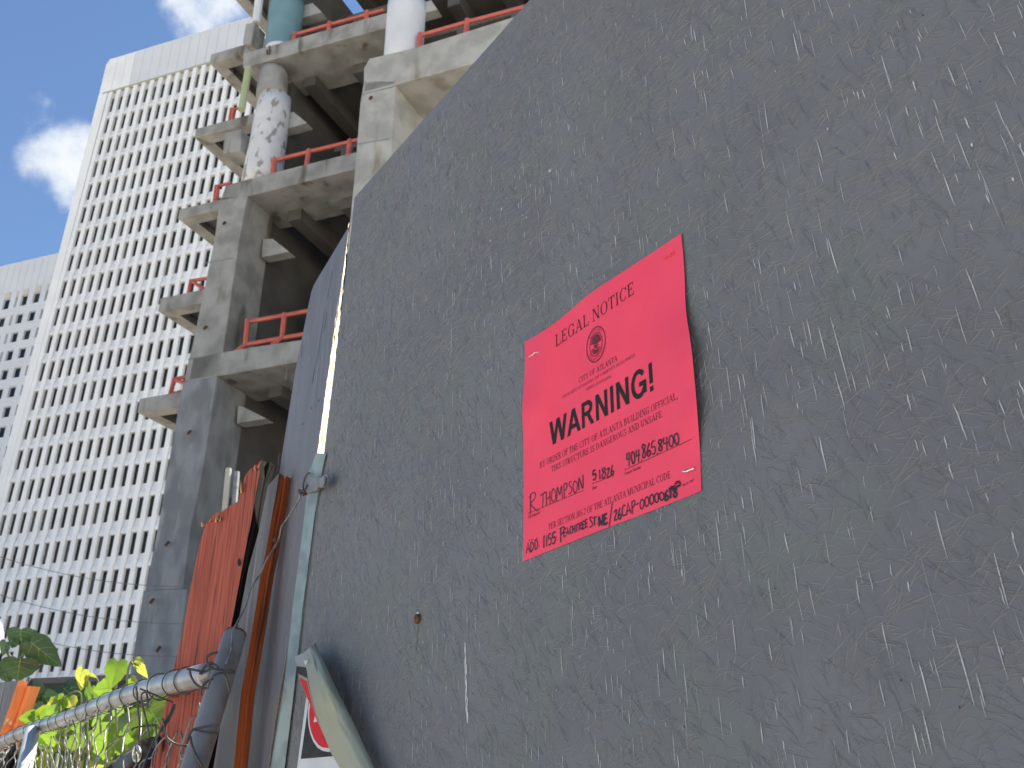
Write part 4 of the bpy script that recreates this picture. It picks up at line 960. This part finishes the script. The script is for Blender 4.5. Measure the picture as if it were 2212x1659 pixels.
# ------------------------------------------------------------------ planks by the gate
dp = hypot(*(PL.px(590, 1300) - CAMP).xy)
PK = Plane(far(590, 1300, dp - .07), -70)                    # grey plank, close to the panel
PO = Plane(far(500, 1250, dp + .06), -72)                    # broken orange plank behind the gate post
EX = dirz(20)
pl1 = thing('broken_plank', 'upright orange stained plank with a splintered broken top beside the gate post', 'plank')
face = [(185, 820), (192, 800), (205, 782), (238, 745), (272, 702), (300, 672), (330, 668), (360, 664), (400, 632), (440, 602), (490, 575), (522, 560), (540, 520), (548, 470), (562, 420), (580, 380), (596, 320), (612, 275), (640, 240), (690, 192), (720, 178), (745, 166), (772, 118)]
right = [(748, 300), (714, 480), (672, 740), (600, 1100), (500, 1640), (330, 2500)]
leftp = [(-185, 2500), (-40, 1900), (20, 1560), (90, 1200), (140, 980)]
fp = [PO.src(*cw(*p)) for p in face + right + leftp]
# carry the plank down to the ground
n0 = len(face) + len(right)
def down(a, b): d = b - a; return b + d * ((b.z - .01) / -d.z)
fp = fp[:n0] + [down(fp[n0 - 2], fp[n0 - 1]), down(fp[n0 + 1], fp[n0])] + fp[n0:]
prism('face_board', fp, EX * .020, M['orange'], pl1, mats=[M['orange'], M['splinter'], M['darkw']], side=[1 if i < len(face) - 1 else 2 for i in range(len(fp))])
jt = [PO.src(*cw(*p)) for p in [(700, 190), (775, 108), (800, 104), (748, 300), (714, 480), (656, 866), (560, 866)]]
prism('backing_board', [q + EX * .0215 for q in jt], EX * .020, M['darkw'], pl1, .001)
jt = [PO.src(*cw(*p)) for p in [(560, 882), (652, 882), (612, 1100), (512, 1640), (342, 2500), (250, 2500)]]
prism('backing_board', [q + EX * .0215 for q in jt], EX * .020, M['darkw'], pl1, .001)
m = MB(); r_ = random.Random(6)
for (X, Y, h, dx) in [(175, 780, 40, -25), (160, 790, 55, -12), (300, 745, 90, 5), (325, 720, 70, -18), (340, 735, 60, 20), (565, 440, 190, -18), (572, 400, 120, -12), (712, 215, 65, -10), (735, 190, 40, 14), (240, 740, 30, 12), (700, 200, 60, 6)]:
    a = PO.src(*cw(X - 9, Y + 26), .004); b = PO.src(*cw(X + 9, Y + 24), .004); c = PO.src(*cw(X + dx, Y - h * .6), r_.uniform(.004, .018)); d = PO.src(*cw(X + 4, Y + 30), -.008)
    m.tri(a, b, c); m.tri(b, d, c); m.tri(d, a, c)
m.build('splinters', M['splinter'], pl1, stuff=True)
m = MB(); q = PO.src(*cw(545, 1185), .002); blobq = [PO.src(*cw(545 + 18 * cos(a), 1185 + 42 * sin(a)), .0015) for a in [i * .7 for i in range(9)]]
b = len(m.v); m.v += blobq; m.f.append(tuple(range(9))); m.build('knot_hole', M['crack'], pl1, fix=False)
pl2 = thing('grey_plank', 'weathered grey plank with a grooved orange edge, leaning against the side panel', 'plank')
face = [(842, 392), (868, 362), (960, 258)]
right = [(925, 480), (880, 720), (826, 1050), (770, 1300), (716, 1659)]
leftp = [(560, 1659), (640, 1250), (742, 880)]
tail_r = [PK.src(*c6(*p)) for p in [(385, 1659)]]
fp = [PK.src(*cw(*p)) for p in face + right] + [PK.src(*c6(450, 1100)), PK.src(*c6(420, 1270)), PK.src(*c6(384, 1620))]
lp_ = [PK.src(*c6(280, 1640)), PK.src(*c6(330, 1330)), PK.src(*c6(395, 960))] + [PK.src(*cw(*p)) for p in leftp[1:]]
full = fp + [down(fp[-2], fp[-1]), down(lp_[1], lp_[0])] + lp_
nr = len(face) - 1
sides = [0] * len(full)
for i in range(nr, len(fp) + 1): sides[i] = 1
o = prism('face_board', full, EX * .018, M['greyw'], pl2, mats=[M['greyw'], M['orangee']], side=sides)
q2 = [q + EX * .0195 for q in full]
prism('back_board', [q + PK.u * -.0035 for q in q2], EX * .017, M['greyw'], pl2, mats=[M['orangee'], M['orangee']], side=sides)
m = MB(); q = PK.src(*cw(872, 940)) + EX * .01; m.tube([q, q + PK.u * -.006], .004, 8); m.build('nail', M['rust'], pl2)
# dark stud in the narrow shadow behind the gate post
st_ = thing('dark_stud', 'dark upright stud in the narrow gap between the gate post and the grey plank', 'stud')
PD = Plane(far(480, 1500, dp + .13), -70)
a = [PD.src(*c6(*p)) for p in [(470, 700), (500, 700), (345, 1500), (320, 1659), (250, 1659), (300, 1420)]]
prism('board', a[:4] + [down(a[2], a[3]), down(a[5], a[4])] + a[4:], EX * .03, M['darkw'], st_)
# far-left grey board with the sunlit orange edge
PF = Plane(far(20, 1560, 5.0), -52)
pl3 = thing('grey_board', 'grey board with a bright orange sunlit edge at the left border', 'plank')
f1 = [(-260, 80), (342, 8), (215, 400), (0, 1000), (-110, 1300), (-700, 1300)]
q = [PF.src(*cl(*p)) for p in f1]; q = q[:5] + [V((*(q[4] + (q[4] - q[3]).normalized() * .1).xy, 0.01)), V((*q[5].xy, .01))] + q[5:]
E3 = dirz(38)
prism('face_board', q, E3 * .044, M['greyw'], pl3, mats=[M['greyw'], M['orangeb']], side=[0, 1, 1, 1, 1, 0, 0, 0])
f2 = [(-200, 130), (400, 88), (262, 470), (40, 1060), (-80, 1340), (-700, 1340)]
q = [PF.src(*cl(*p)) + E3 * .046 for p in f2]; q = q[:5] + [V((*q[4].xy, 0.01)), V((*q[5].xy, .01))] + q[5:]
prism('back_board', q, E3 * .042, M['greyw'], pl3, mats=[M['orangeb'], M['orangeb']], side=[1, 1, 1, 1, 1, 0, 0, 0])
# ------------------------------------------------------------------ chain-link gate
GS = .73                                                     # how near the gate hangs
gate = thing('chain_link_gate', 'galvanised chain link gate with a bent top rail wrapped in wire', 'gate')
rail_px = [(c3(1452, 1008), 2.10), (c3(1280, 1048), 2.35), (c3(1075, 1097), 2.68), (c3(900, 1148), 2.98), (c3(760, 1195), 3.25), (c3(600, 1260), 3.6), (c3(440, 1319), 3.95), (c3(260, 1376), 4.4), (c3(100, 1436), 4.8), (c3(-60, 1510), 5.2), (c3(-320, 1610), 5.9)]
RP = [ssl(*p, d * GS) for p, d in rail_px]
rr = [.0235, .0225, .0215, .0212, .021, .021, .021, .021, .021, .021, .021]
rp = spline(RP, 6); rrl = [interp(i, [0, 60], [.0172, .0165]) for i in range(len(rp))]
m = MB(); m.tube(rp, rrl, 18); m.build('top_rail', M['galvp'], gate, smooth=True)
pt, pb = ssl(*cg(922, 222), 2.12 * GS), ssl(*cg(560, 1400), 1.98 * GS)
dd = (pb - pt).normalized(); pend = pt + dd * (pt.z / -dd.z)
m = MB(); N = 24
ring_n = 20; ax = dd; sx = ax.cross(V((0, 1, 0))).normalized(); sy = ax.cross(sx)
for k, (q, r_0) in enumerate([(pt, .0154), (pt + dd * .004, .0166), (pt + dd * .3, .0168), (pend, .0170)]):
    for j in range(N): w_ = 2 * pi * j / N; m.v.append(q + (sx * cos(w_) + sy * sin(w_)) * r_0)
for k in range(3):
    for j in range(N): m.f.append((k * N + j, k * N + (j + 1) % N, (k + 1) * N + (j + 1) % N, (k + 1) * N + j))
for j in range(N): w_ = 2 * pi * j / N; m.v.append(pt + dd * .06 + (sx * cos(w_) + sy * sin(w_)) * .0137)
for j in range(N): m.f.append((j, (j + 1) % N, 4 * N + (j + 1) % N, 4 * N + j))
o = m.build('post', M['galvd'], gate, smooth=True)
m = MB(); m.tube([pt + dd * .0005 + (sx * cos(w_) + sy * sin(w_)) * .0155 for w_ in [2 * pi * j / 24 for j in range(25)]], .0012, 5, False); m.build('rusty_rim', M['rust'], gate)
a, b = ssl(*cl(600, 1010), 4.28 * GS), ssl(*cl(465, 1659), 4.1 * GS); dd2 = (b - a).normalized()
m = MB(); m.tube([a - dd2 * .01, a + dd2 * .4, a + dd2 * ((a.z) / -dd2.z)], .019, 18); m.build('post', M['galvl'], gate, smooth=True)
# spiral of thin wire round the rail
def rail_at(t):
    f_ = t * (len(rp) - 1); i = min(int(f_), len(rp) - 2); return rp[i].lerp(rp[i + 1], f_ - i), (rp[i + 1] - rp[i]).normalized()
lens = [0]
for a, b in zip(rp[:-1], rp[1:]): lens.append(lens[-1] + (a - b).length)
def rail_s(s):
    for i in range(len(rp) - 1):
        if s <= lens[i + 1]: return rp[i].lerp(rp[i + 1], (s - lens[i]) / (lens[i + 1] - lens[i])), (rp[i + 1] - rp[i]).normalized()
    return rp[-1], (rp[-1] - rp[-2]).normalized()
r_ = random.Random(21); turns = []; s = .16
while s < lens[-1] - .3: turns.append(s); s += r_.uniform(.09, .15)
m = MB()
for s in turns:
    pts_ = []; pitch = r_.uniform(.02, .07); dia = r_.uniform(.0187, .0205)
    for k in range(29):
        w_ = 2 * pi * k / 24 - .5; c, t = rail_s(s + pitch * (k / 24 - .5)); b1 = UP - t * t.z; b1.normalize(); b2 = t.cross(b1)
        ex = .005 * (sm(k, 23, 28) + 1 - sm(k, 0, 4))
        pts_.append(c + (b2 * sin(w_) - b1 * cos(w_)) * (dia + ex))
    m = MB(); m.tube(pts_, .0011, 5); m.build('wire_turn', M['wire'], gate, smooth=True)
# mesh below the rail
m = MB(); r_ = random.Random(31); p_, hrow = .056, .031
NW = int((lens[-1] - .1) / p_)
grid = {}
for k in range(-1, NW + 2):
    for j in range(0, 15):
        grid[(k, j)] = V((r_.gauss(0, .003), r_.gauss(0, .004), r_.gauss(0, .004)))
gp = WN
for k in range(NW):
    pts_ = []
    for j in range(14):
        kx = k + (.5 if (j + k) % 2 else -.5) * .96
        s = .07 + max(0, kx * p_); c, t = rail_s(s)
        node = (k + 1 if (j + k) % 2 else k, j)
        sag = .030 + .02 * sin(s * 5) + (.035 * exp(-((s - .35) / .2) ** 2))
        q = c + UP * (-sag - j * hrow) + dd * (j * .006) + grid[node] + t.cross(UP) * (.0025 * (1 if k % 2 else -1)) + t.cross(UP) * (.02 * sin(s * 4 + j * .5))
        pts_.append(q)
    pts_ = spline(pts_, 3)
    m.tube(pts_, .0017, 5)
m.build('chain_link_mesh', M['wirel'], gate, smooth=True, stuff=True)
# odd ends of tie wire round the joint
m = MB()
for pl_, r0 in [([(735, 420), (680, 430), (630, 455), (612, 500), (630, 550), (650, 580)], 1.97), ([(400, 595), (470, 605), (545, 618), (600, 620), (650, 600), (690, 575)], 1.98),
               ([(430, 612), (450, 680), (490, 750), (550, 795), (620, 805)], 2.0), ([(540, 655), (570, 605), (610, 565), (665, 540), (710, 555), (745, 590)], 1.97), ([(545, 655), (600, 630), (660, 595), (720, 600), (800, 612), (870, 625), (905, 632)], 1.965),
               ([(850, 605), (900, 620), (905, 635), (870, 645), (800, 640), (720, 650), (670, 690), (640, 760), (625, 810)], 1.965), ([(800, 640), (820, 690), (845, 760), (862, 850)], 1.965),
               ([(560, 890), (555, 850), (575, 780), (620, 730), (690, 700)], 2.0), ([(740, 1205), (640, 1210), (540, 1230), (470, 1250), (430, 1310), (400, 1400)], 1.93), ([(730, 1285), (640, 1278), (560, 1265), (480, 1248)], 1.93),
               ([(440, 1320), (450, 1390), (480, 1480), (530, 1580), (570, 1659)], 1.93)]:
    m = MB(); m.tube(spline([ssl(*cg(*p), r0 * GS) for p in pl_], 5), .0016, 6); m.build('tie_wire', M['wire'], gate, smooth=True)
m = MB()
for pl_, r0 in [([(380, 600), (395, 700), (405, 900), (425, 1100), (410, 1310)], 2.55), ([(530, 880), (520, 700), (485, 680), (450, 720), (455, 830), (490, 950), (530, 1120), (550, 1270)], 2.5), ([(400, 790), (430, 830), (490, 845), (540, 800), (600, 720)], 2.5),
               ([(430, 630), (620, 710), (860, 810)], 2.35), ([(870, 830), (820, 950), (740, 1090), (660, 1250), (600, 1400)], 2.3), ([(885, 830), (860, 930), (790, 1060), (710, 1200)], 2.3),
               ([(720, 1010), (760, 1150), (775, 1250), (830, 1310), (920, 1355), (1050, 1370)], 2.2), ([(330, 1180), (340, 1150), (450, 1120), (640, 1105)], 2.6)]:
    m = MB(); m.tube(spline([ssl(*ct(*p), r0 * GS) for p in pl_], 5), .0016, 6); m.build('tie_wire', M['wire'], gate, smooth=True)
# black tarp with its eyelet
tarp = thing('tarp', 'black tarpaulin scrap with a metal eyelet, hung behind the chain link', 'tarp')
tops = [(-40, 1700), (60, 1600), (160, 1525), (250, 1450), (350, 1362), (450, 1295), (550, 1262), (640, 1245), (690, 1190), (735, 1100), (770, 1115)]
vv = []; n = len(tops); RWS = 8
for k, (X, Y) in enumerate(tops):
    for j in range(RWS):
        t = j / (RWS - 1); dx = -120 * t if k > 7 else -40 * t
        d = 2.30 - .025 * k + .035 * sin(k * .9 + j * .8) - .02 * t
        vv.append(ssl(*ct(X + dx, Y + 700 * t), d))
ff = [(k * RWS + j, k * RWS + j + 1, (k + 1) * RWS + j + 1, (k + 1) * RWS + j) for k in range(n - 1) for j in range(RWS - 1)]
new('sheet', vv, ff, M['tarp'], tarp, smooth=True)
m = MB(); c = ssl(*ct(388, 1475), 2.05); e1 = ssl(*ct(388, 1385), 2.05) - c; e2 = ssl(*ct(425, 1470), 2.03) - c
m.tube([c + e1 * sin(w_) + e2 * cos(w_) for w_ in [2 * pi * j / 20 for j in range(21)]], .0035, 8, False); m.build('eyelet', M['grom'], tarp, smooth=True)
m = MB(); b = 0; m.v = [c + e1 * .9 * sin(2 * pi * j / 16) + e2 * .9 * cos(2 * pi * j / 16) + ray(388, 1475) * .01 for j in range(16)]; m.f = [tuple(range(16))]; m.build('eyelet_hole', M['grom'], tarp, fix=False)
m = MB(); m.tube(spline([ssl(*ct(*p), 2.02 - .02 * i) for i, p in enumerate([(660, 1262), (620, 1370), (570, 1490), (520, 1620), (480, 1740)])], 4), .006, 6); m.build('folded_hem', M['tarp'], tarp, smooth=True)
tp2 = thing('tarp', 'dark tarpaulin hanging left of the sunlit gate pipe at the left border', 'tarp')
vv = []
for k in range(7):
    for j in range(5):
        X = -120 + 75 * k; Y = [1500, 1420, 1330, 1250, 1200, 1190, 1185][k] + 150 * j - 30
        vv.append(ssl(*cl(X, Y), 4.3 + .05 * sin(k * 1.3 + j)))
new('sheet', vv, [(k * 5 + j, k * 5 + j + 1, (k + 1) * 5 + j + 1, (k + 1) * 5 + j) for k in range(6) for j in range(4)], M['tarp'], tp2, smooth=True)
m = MB()
for (X, Y) in [(30, 1420), (110, 1300)]: c = ssl(*cl(X, Y), 4.2); m.tube([c + V((cos(w_), 0, sin(w_))) * .012 for w_ in [2 * pi * j / 12 for j in range(13)]], .003, 6, False)
m.build('eyelet', M['grom'], tp2)
# white rounded dome at the left border
dm = thing('white_dome', 'smooth round white dome shape cut off by the left border', 'dome')
c = ssl(*c3(-235, 780), 9.0); R = (ssl(*c3(28, 780), 9.0) - c).length
m = MB(); N = 40; H_ = 20
for i in range(H_ + 1):
    ph = -pi / 2 + pi * i / H_
    for j in range(N): th = 2 * pi * j / N; m.v.append(c + V((cos(ph) * cos(th), cos(ph) * sin(th), sin(ph) * 1.12)) * R)
for i in range(H_):
    for j in range(N): m.f.append((i * N + j, i * N + (j + 1) % N, (i + 1) * N + (j + 1) % N, (i + 1) * N + j))
m.build('shell', M['white'], dm, smooth=True)
m = MB(); m.tube([V((c.x, c.y, 0)), c + UP * -R], .12, 12); m.build('stand', M['galvd'], dm)

# ------------------------------------------------------------------ plants
def leaf_mesh(name, mt, wavy=.05, fold=.3, droop=.5, seed=0, full=1.0):
    """heart-shaped blade: a fan of rows from the base, wavy rim, folded along the midrib; base at the origin, tip at y = 1"""
    r_ = random.Random(seed); NA, NRr = 14, 4; v = []; f = []; mi = []; ph = r_.uniform(0, 6)
    def rim(t):                                              # t 0 (base notch) .. 1 (tip), half outline
        pts_ = [(0, .0), (.10, -.10), (.26, -.13), (.42, -.05), (.52, .10), (.53, .28), (.46, .46), (.35, .63), (.21, .79), (.09, .92), (0, 1.0)]
        q = t * 10; i = min(int(q), 9); w_ = q - i
        return pts_[i][0] * (1 - w_) + pts_[i + 1][0] * w_, pts_[i][1] * (1 - w_) + pts_[i + 1][1] * w_
    def bend(x, y): return -droop * .5 * y * y - fold * .5 * abs(x) + .035 * sin(7 * y + 4 * abs(x) + ph) * abs(x) * 2 + .25 * x * x * full
    for side in (-1, 1):
        b = len(v)
        for a in range(NA + 1):
            x, y = rim(a / NA); w_ = 1 + wavy * sin(a * 2.1 + ph) + r_.uniform(-1, 1) * wavy * .5 * (0 < a < NA); cyy = y * .75 + .08
            for k in range(NRr + 1):
                s_ = k / NRr; X = side * x * w_ * s_; Y = cyy + (y - cyy) * s_
                if a in (0, NA): X = 0
                v.append((X, Y, bend(X, Y) + r_.uniform(-1, 1) * .008))
        for a in range(NA):
            for k in range(NRr):
                q = b + a * (NRr + 1) + k; f.append((q, q + 1, q + NRr + 2, q + NRr + 1) if side > 0 else (q, q + NRr + 1, q + NRr + 2, q + 1)); mi.append(0)
    def vein(x0, y0, x1, y1, w_):
        b = len(v); dx, dy = x1 - x0, y1 - y0; l = hypot(dx, dy); nx_, ny_ = -dy / l * w_, dx / l * w_
        for k in range(4):
            t = k / 3; X, Y = x0 + dx * t, y0 + dy * t; z = bend(X, Y) + .012; tw_ = 1 - .7 * t; v.extend([(X + nx_ * tw_, Y + ny_ * tw_, z), (X - nx_ * tw_, Y - ny_ * tw_, z)])
        for k in range(3): q = b + 2 * k; f.append((q, q + 1, q + 3, q + 2)); mi.append(1)
    vein(0, .0, 0, .96, .014)
    for s_ in (-1, 1): vein(0, .06, s_ * .42, .16, .008); vein(0, .25, s_ * .36, .48, .008); vein(0, .45, s_ * .22, .7, .006)
    me = bpy.data.meshes.new(name); me.from_pydata(v, [], f); me.materials.append(M[mt]); me.materials.append(M['vein']); me.polygons.foreach_set('material_index', mi)
    me.polygons.foreach_set('use_smooth', [True] * len(f)); me.update(); return me
LY = [leaf_mesh('leaf', 'leaf', .06, .3, .5, s) for s in range(4)]; LYY = [leaf_mesh('leaf', 'leafy', .05, .55, .8, 10 + s) for s in range(3)]
LD = [leaf_mesh('leaf', 'leafd', .05, .3, .5, 20 + s) for s in range(3)]
def place_leaf(me, base, tipdir, nrm, size, parent, wid=1.0):
    t = tipdir.normalized(); n_ = (nrm - t * nrm.dot(t)).normalized(); s_ = t.cross(n_)
    o = bpy.data.objects.new('leaf', me); COL.objects.link(o); o.parent = parent
    o.matrix_local = Matrix(((s_.x * size * wid, t.x * size, n_.x * size, base.x), (s_.y * size * wid, t.y * size, n_.y * size, base.y), (s_.z * size * wid, t.z * size, n_.z * size, base.z), (0, 0, 0, 1))); return o
def img_dir(a): a = radians(a); return (_R * cos(a) - _U * sin(a))       # 90 = downwards in the picture
vine = thing('vine', 'sunlit yellow green vine growing behind the chain link gate', 'vine')
rl_ = random.Random(77)
for (X, Y, size, ang, kind, d) in [(885, 610, 215, 110, 'y', 3.9), (965, 650, 100, 70, 'y', 3.9), (1265, 520, 260, 98, 'l', 3.7), (1225, 560, 170, 110, 'l', 3.75), (1455, 500, 80, 10, 'y', 3.5), (1410, 520, 120, 80, 'y', 3.5), (1490, 560, 150, 75, 'y', 3.5), (1420, 690, 70, 35, 'y', 3.5),
      (930, 770, 220, 95, 'l', 3.9), (1030, 780, 160, 60, 'l', 3.9), (610, 920, 105, 165, 'y', 4.2), (740, 920, 170, 80, 'y', 4.2), (690, 890, 170, 110, 'l', 4.2), (640, 960, 140, 140, 'l', 4.2), (600, 980, 200, 150, 'l', 4.3), (540, 1050, 140, 130, 'l', 4.4), (390, 1110, 170, 175, 'l', 4.6), (330, 1090, 120, 40, 'l', 4.6), (1180, 800, 200, 170, 'l', 3.8), (1420, 730, 120, 150, 'l', 3.7)]:
    base = ssl(*cv(X, Y), d); sz = size / 2.86 * K * d / FPX
    place_leaf(rl_.choice(LYY if kind == 'y' else LY), base, img_dir(ang) + _F * rl_.uniform(-.3, .5), -_F + V((rl_.uniform(-.7, .7), rl_.uniform(-.3, .3), rl_.uniform(-.1, .9))), sz, vine, rl_.uniform(.6, .95))
for k in range(250):
    X = rl_.uniform(140, 1750); t = X / 1716
    top = interp(X, [0, 300, 1000, 1500, 1750], [1330, 1230, 1010, 900, 960]); Y = rl_.uniform(top, 1900)
    d = 4.9 - 1.6 * t + rl_.uniform(.25, 1.3)
    base = ssl(*cv(X, Y), d)
    place_leaf(rl_.choice(LY + LY + LYY + LD), base, img_dir(rl_.gauss(95, 40)) + _F * rl_.uniform(-.4, .6), -_F + V((rl_.uniform(-.8, .8), rl_.uniform(-.3, .3), rl_.uniform(-.1, .9))), rl_.choice([.05, .07, .09, .12, .15]) * rl_.uniform(.8, 1.2), vine, rl_.uniform(.75, 1.1))
for k in range(110):                                         # small leaves deeper in the growth
    X = rl_.uniform(140, 1700); top = interp(X, [0, 300, 1000, 1500, 1750], [1300, 1180, 960, 960, 980]); Y = rl_.uniform(top, 1800)
    base = ssl(*cv(X, Y), 5.4 - 1.2 * X / 1716 + rl_.uniform(.4, 1.6))
    place_leaf(rl_.choice(LD + LD + LY[:1]), base, img_dir(rl_.gauss(95, 50)) + _F * rl_.uniform(-.4, .6), -_F + V((rl_.uniform(-.8, .8), rl_.uniform(-.3, .3), rl_.uniform(-.1, .9))), rl_.uniform(.05, .12), vine, rl_.uniform(.7, 1.0))
m = MB()
for pl_, d in [([(930, 1500), (940, 1000), (935, 750), (925, 650), (890, 612)], 3.95), ([(935, 690), (940, 640), (965, 650)], 3.95), ([(720, 890), (770, 850), (830, 840), (865, 870), (870, 1000), (860, 1400)], 4.2), ([(1080, 1300), (1070, 900), (1060, 780), (1030, 690), (960, 655)], 3.95), ([(1250, 1300), (1240, 900), (1250, 700), (1265, 525)], 3.75), ([(1380, 1000), (1360, 760), (1375, 620), (1395, 540), (1430, 505)], 3.5), ([(1395, 545), (1440, 540), (1490, 560)], 3.5), ([(620, 1300), (640, 1000), (690, 890)], 4.2)]:
    q = spline([ssl(*cv(*p), d) for p in pl_], 4); m.tube(q, .0035, 6)
for X, d in [(935, 4.0), (1240, 3.8), (620, 4.25), (1380, 3.55)]:
    q = ssl(*cv(X, 1500), d); m.tube([V((q.x, q.y, 0)), q], .008, 6)
m.build('stem', M['stem'], vine, smooth=True)
sap = thing('sapling', 'sapling with large dark green leaves in front of the white tower base', 'sapling')
for (X, Y, size, ang, d, w_) in [(225, 175, 190, 95, 5.6, 1.35), (150, 230, 170, 120, 5.65, 1.0), (320, 210, 120, 60, 5.7, .9), (330, 305, 380, 46, 5.5, .62), (320, 300, 170, 75, 5.6, .9), (215, 500, 230, 100, 5.5, 1.45), (60, 310, 130, 110, 5.7, 1.1), (30, 520, 230, 80, 5.6, .9)]:
    base = ssl(*cv(X, Y), d); sz = size / 2.86 * K * d / FPX
    place_leaf(rl_.choice(LD), base, img_dir(ang) + _F * rl_.uniform(-.2, .4), -_F + V((rl_.uniform(-.4, .4), 0, rl_.uniform(.2, .7))), sz, sap, w_)
m = MB()
for pl_ in [[(190, 900), (195, 600), (215, 400), (225, 310)], [(195, 560), (120, 480), (60, 400)], [(205, 480), (260, 380), (330, 320)]]: m.tube(spline([ssl(*cv(*p), 5.65) for p in pl_], 4), .007, 6)
q = ssl(*cv(190, 900), 5.65); m.tube([V((q.x, q.y, 0)), q], .012, 8)
m.build('stem', M['stem'], sap, smooth=True)
# dark hedge mass below the canopy
shr = thing('shrub', 'dark leafy shrub mass in shade below the dark canopy edge', 'shrub')
m = MB(); r_ = random.Random(12)
def leafquad(m, q, size, r_):
    a = V((r_.gauss(0, 1), r_.gauss(0, 1), r_.gauss(0, 1))).normalized(); b = a.cross(V((r_.gauss(0, 1), r_.gauss(0, 1), r_.gauss(0, 1)))).normalized()
    m.quad(q - a * size * .5, q + b * size * .3, q + a * size * .5, q - b * size * .3)
cen = [(ssl(*cv(420, 1130), 7.5), .45), (ssl(*cv(800, 1080), 7.2), .4), (ssl(*cv(1400, 1120), 6.8), .5), (ssl(*cv(200, 1350), 7.8), .5), (ssl(*cv(700, 1600), 7.5), .9), (ssl(*cv(1300, 1600), 7), .9), (ssl(*cv(0, 1600), 8), .7)]
for c, R in cen:
    for k in range(700):
        d = V((r_.gauss(0, 1), r_.gauss(0, 1), r_.gauss(0, 1))).normalized() * R * r_.uniform(.45, 1.0) ** .6 * .62
        leafquad(m, c + d + UP * -.15, r_.uniform(.07, .16), r_)
m.build('foliage', M['leafd'], shr, stuff=True, fix=False)
m = MB()
for c, R in cen: m.tube([V((c.x, c.y, 0)), c + V((.05, 0, -.3)), c + UP * .1], [.05, .035, .015], 6)
m.build('trunk', M['stem'], shr)
for (X, Y, size, ang, d) in [(330, 800, 260, 80, 6.4), (470, 880, 280, 60, 6.4), (380, 960, 240, 100, 6.4), (680, 800, 260, 40, 6.5), (760, 780, 300, 70, 6.5), (840, 860, 240, 100, 6.5), (300, 1020, 240, 120, 6.5), (560, 820, 200, 90, 6.6)]:
    base = ssl(*cv(X, Y), d); sz = size / 2.86 * K * d / FPX
    place_leaf(rl_.choice(LD), base, img_dir(ang), -_F + V((rl_.uniform(-.5, .5), 0, rl_.uniform(.2, .8))), sz, shr, .9)
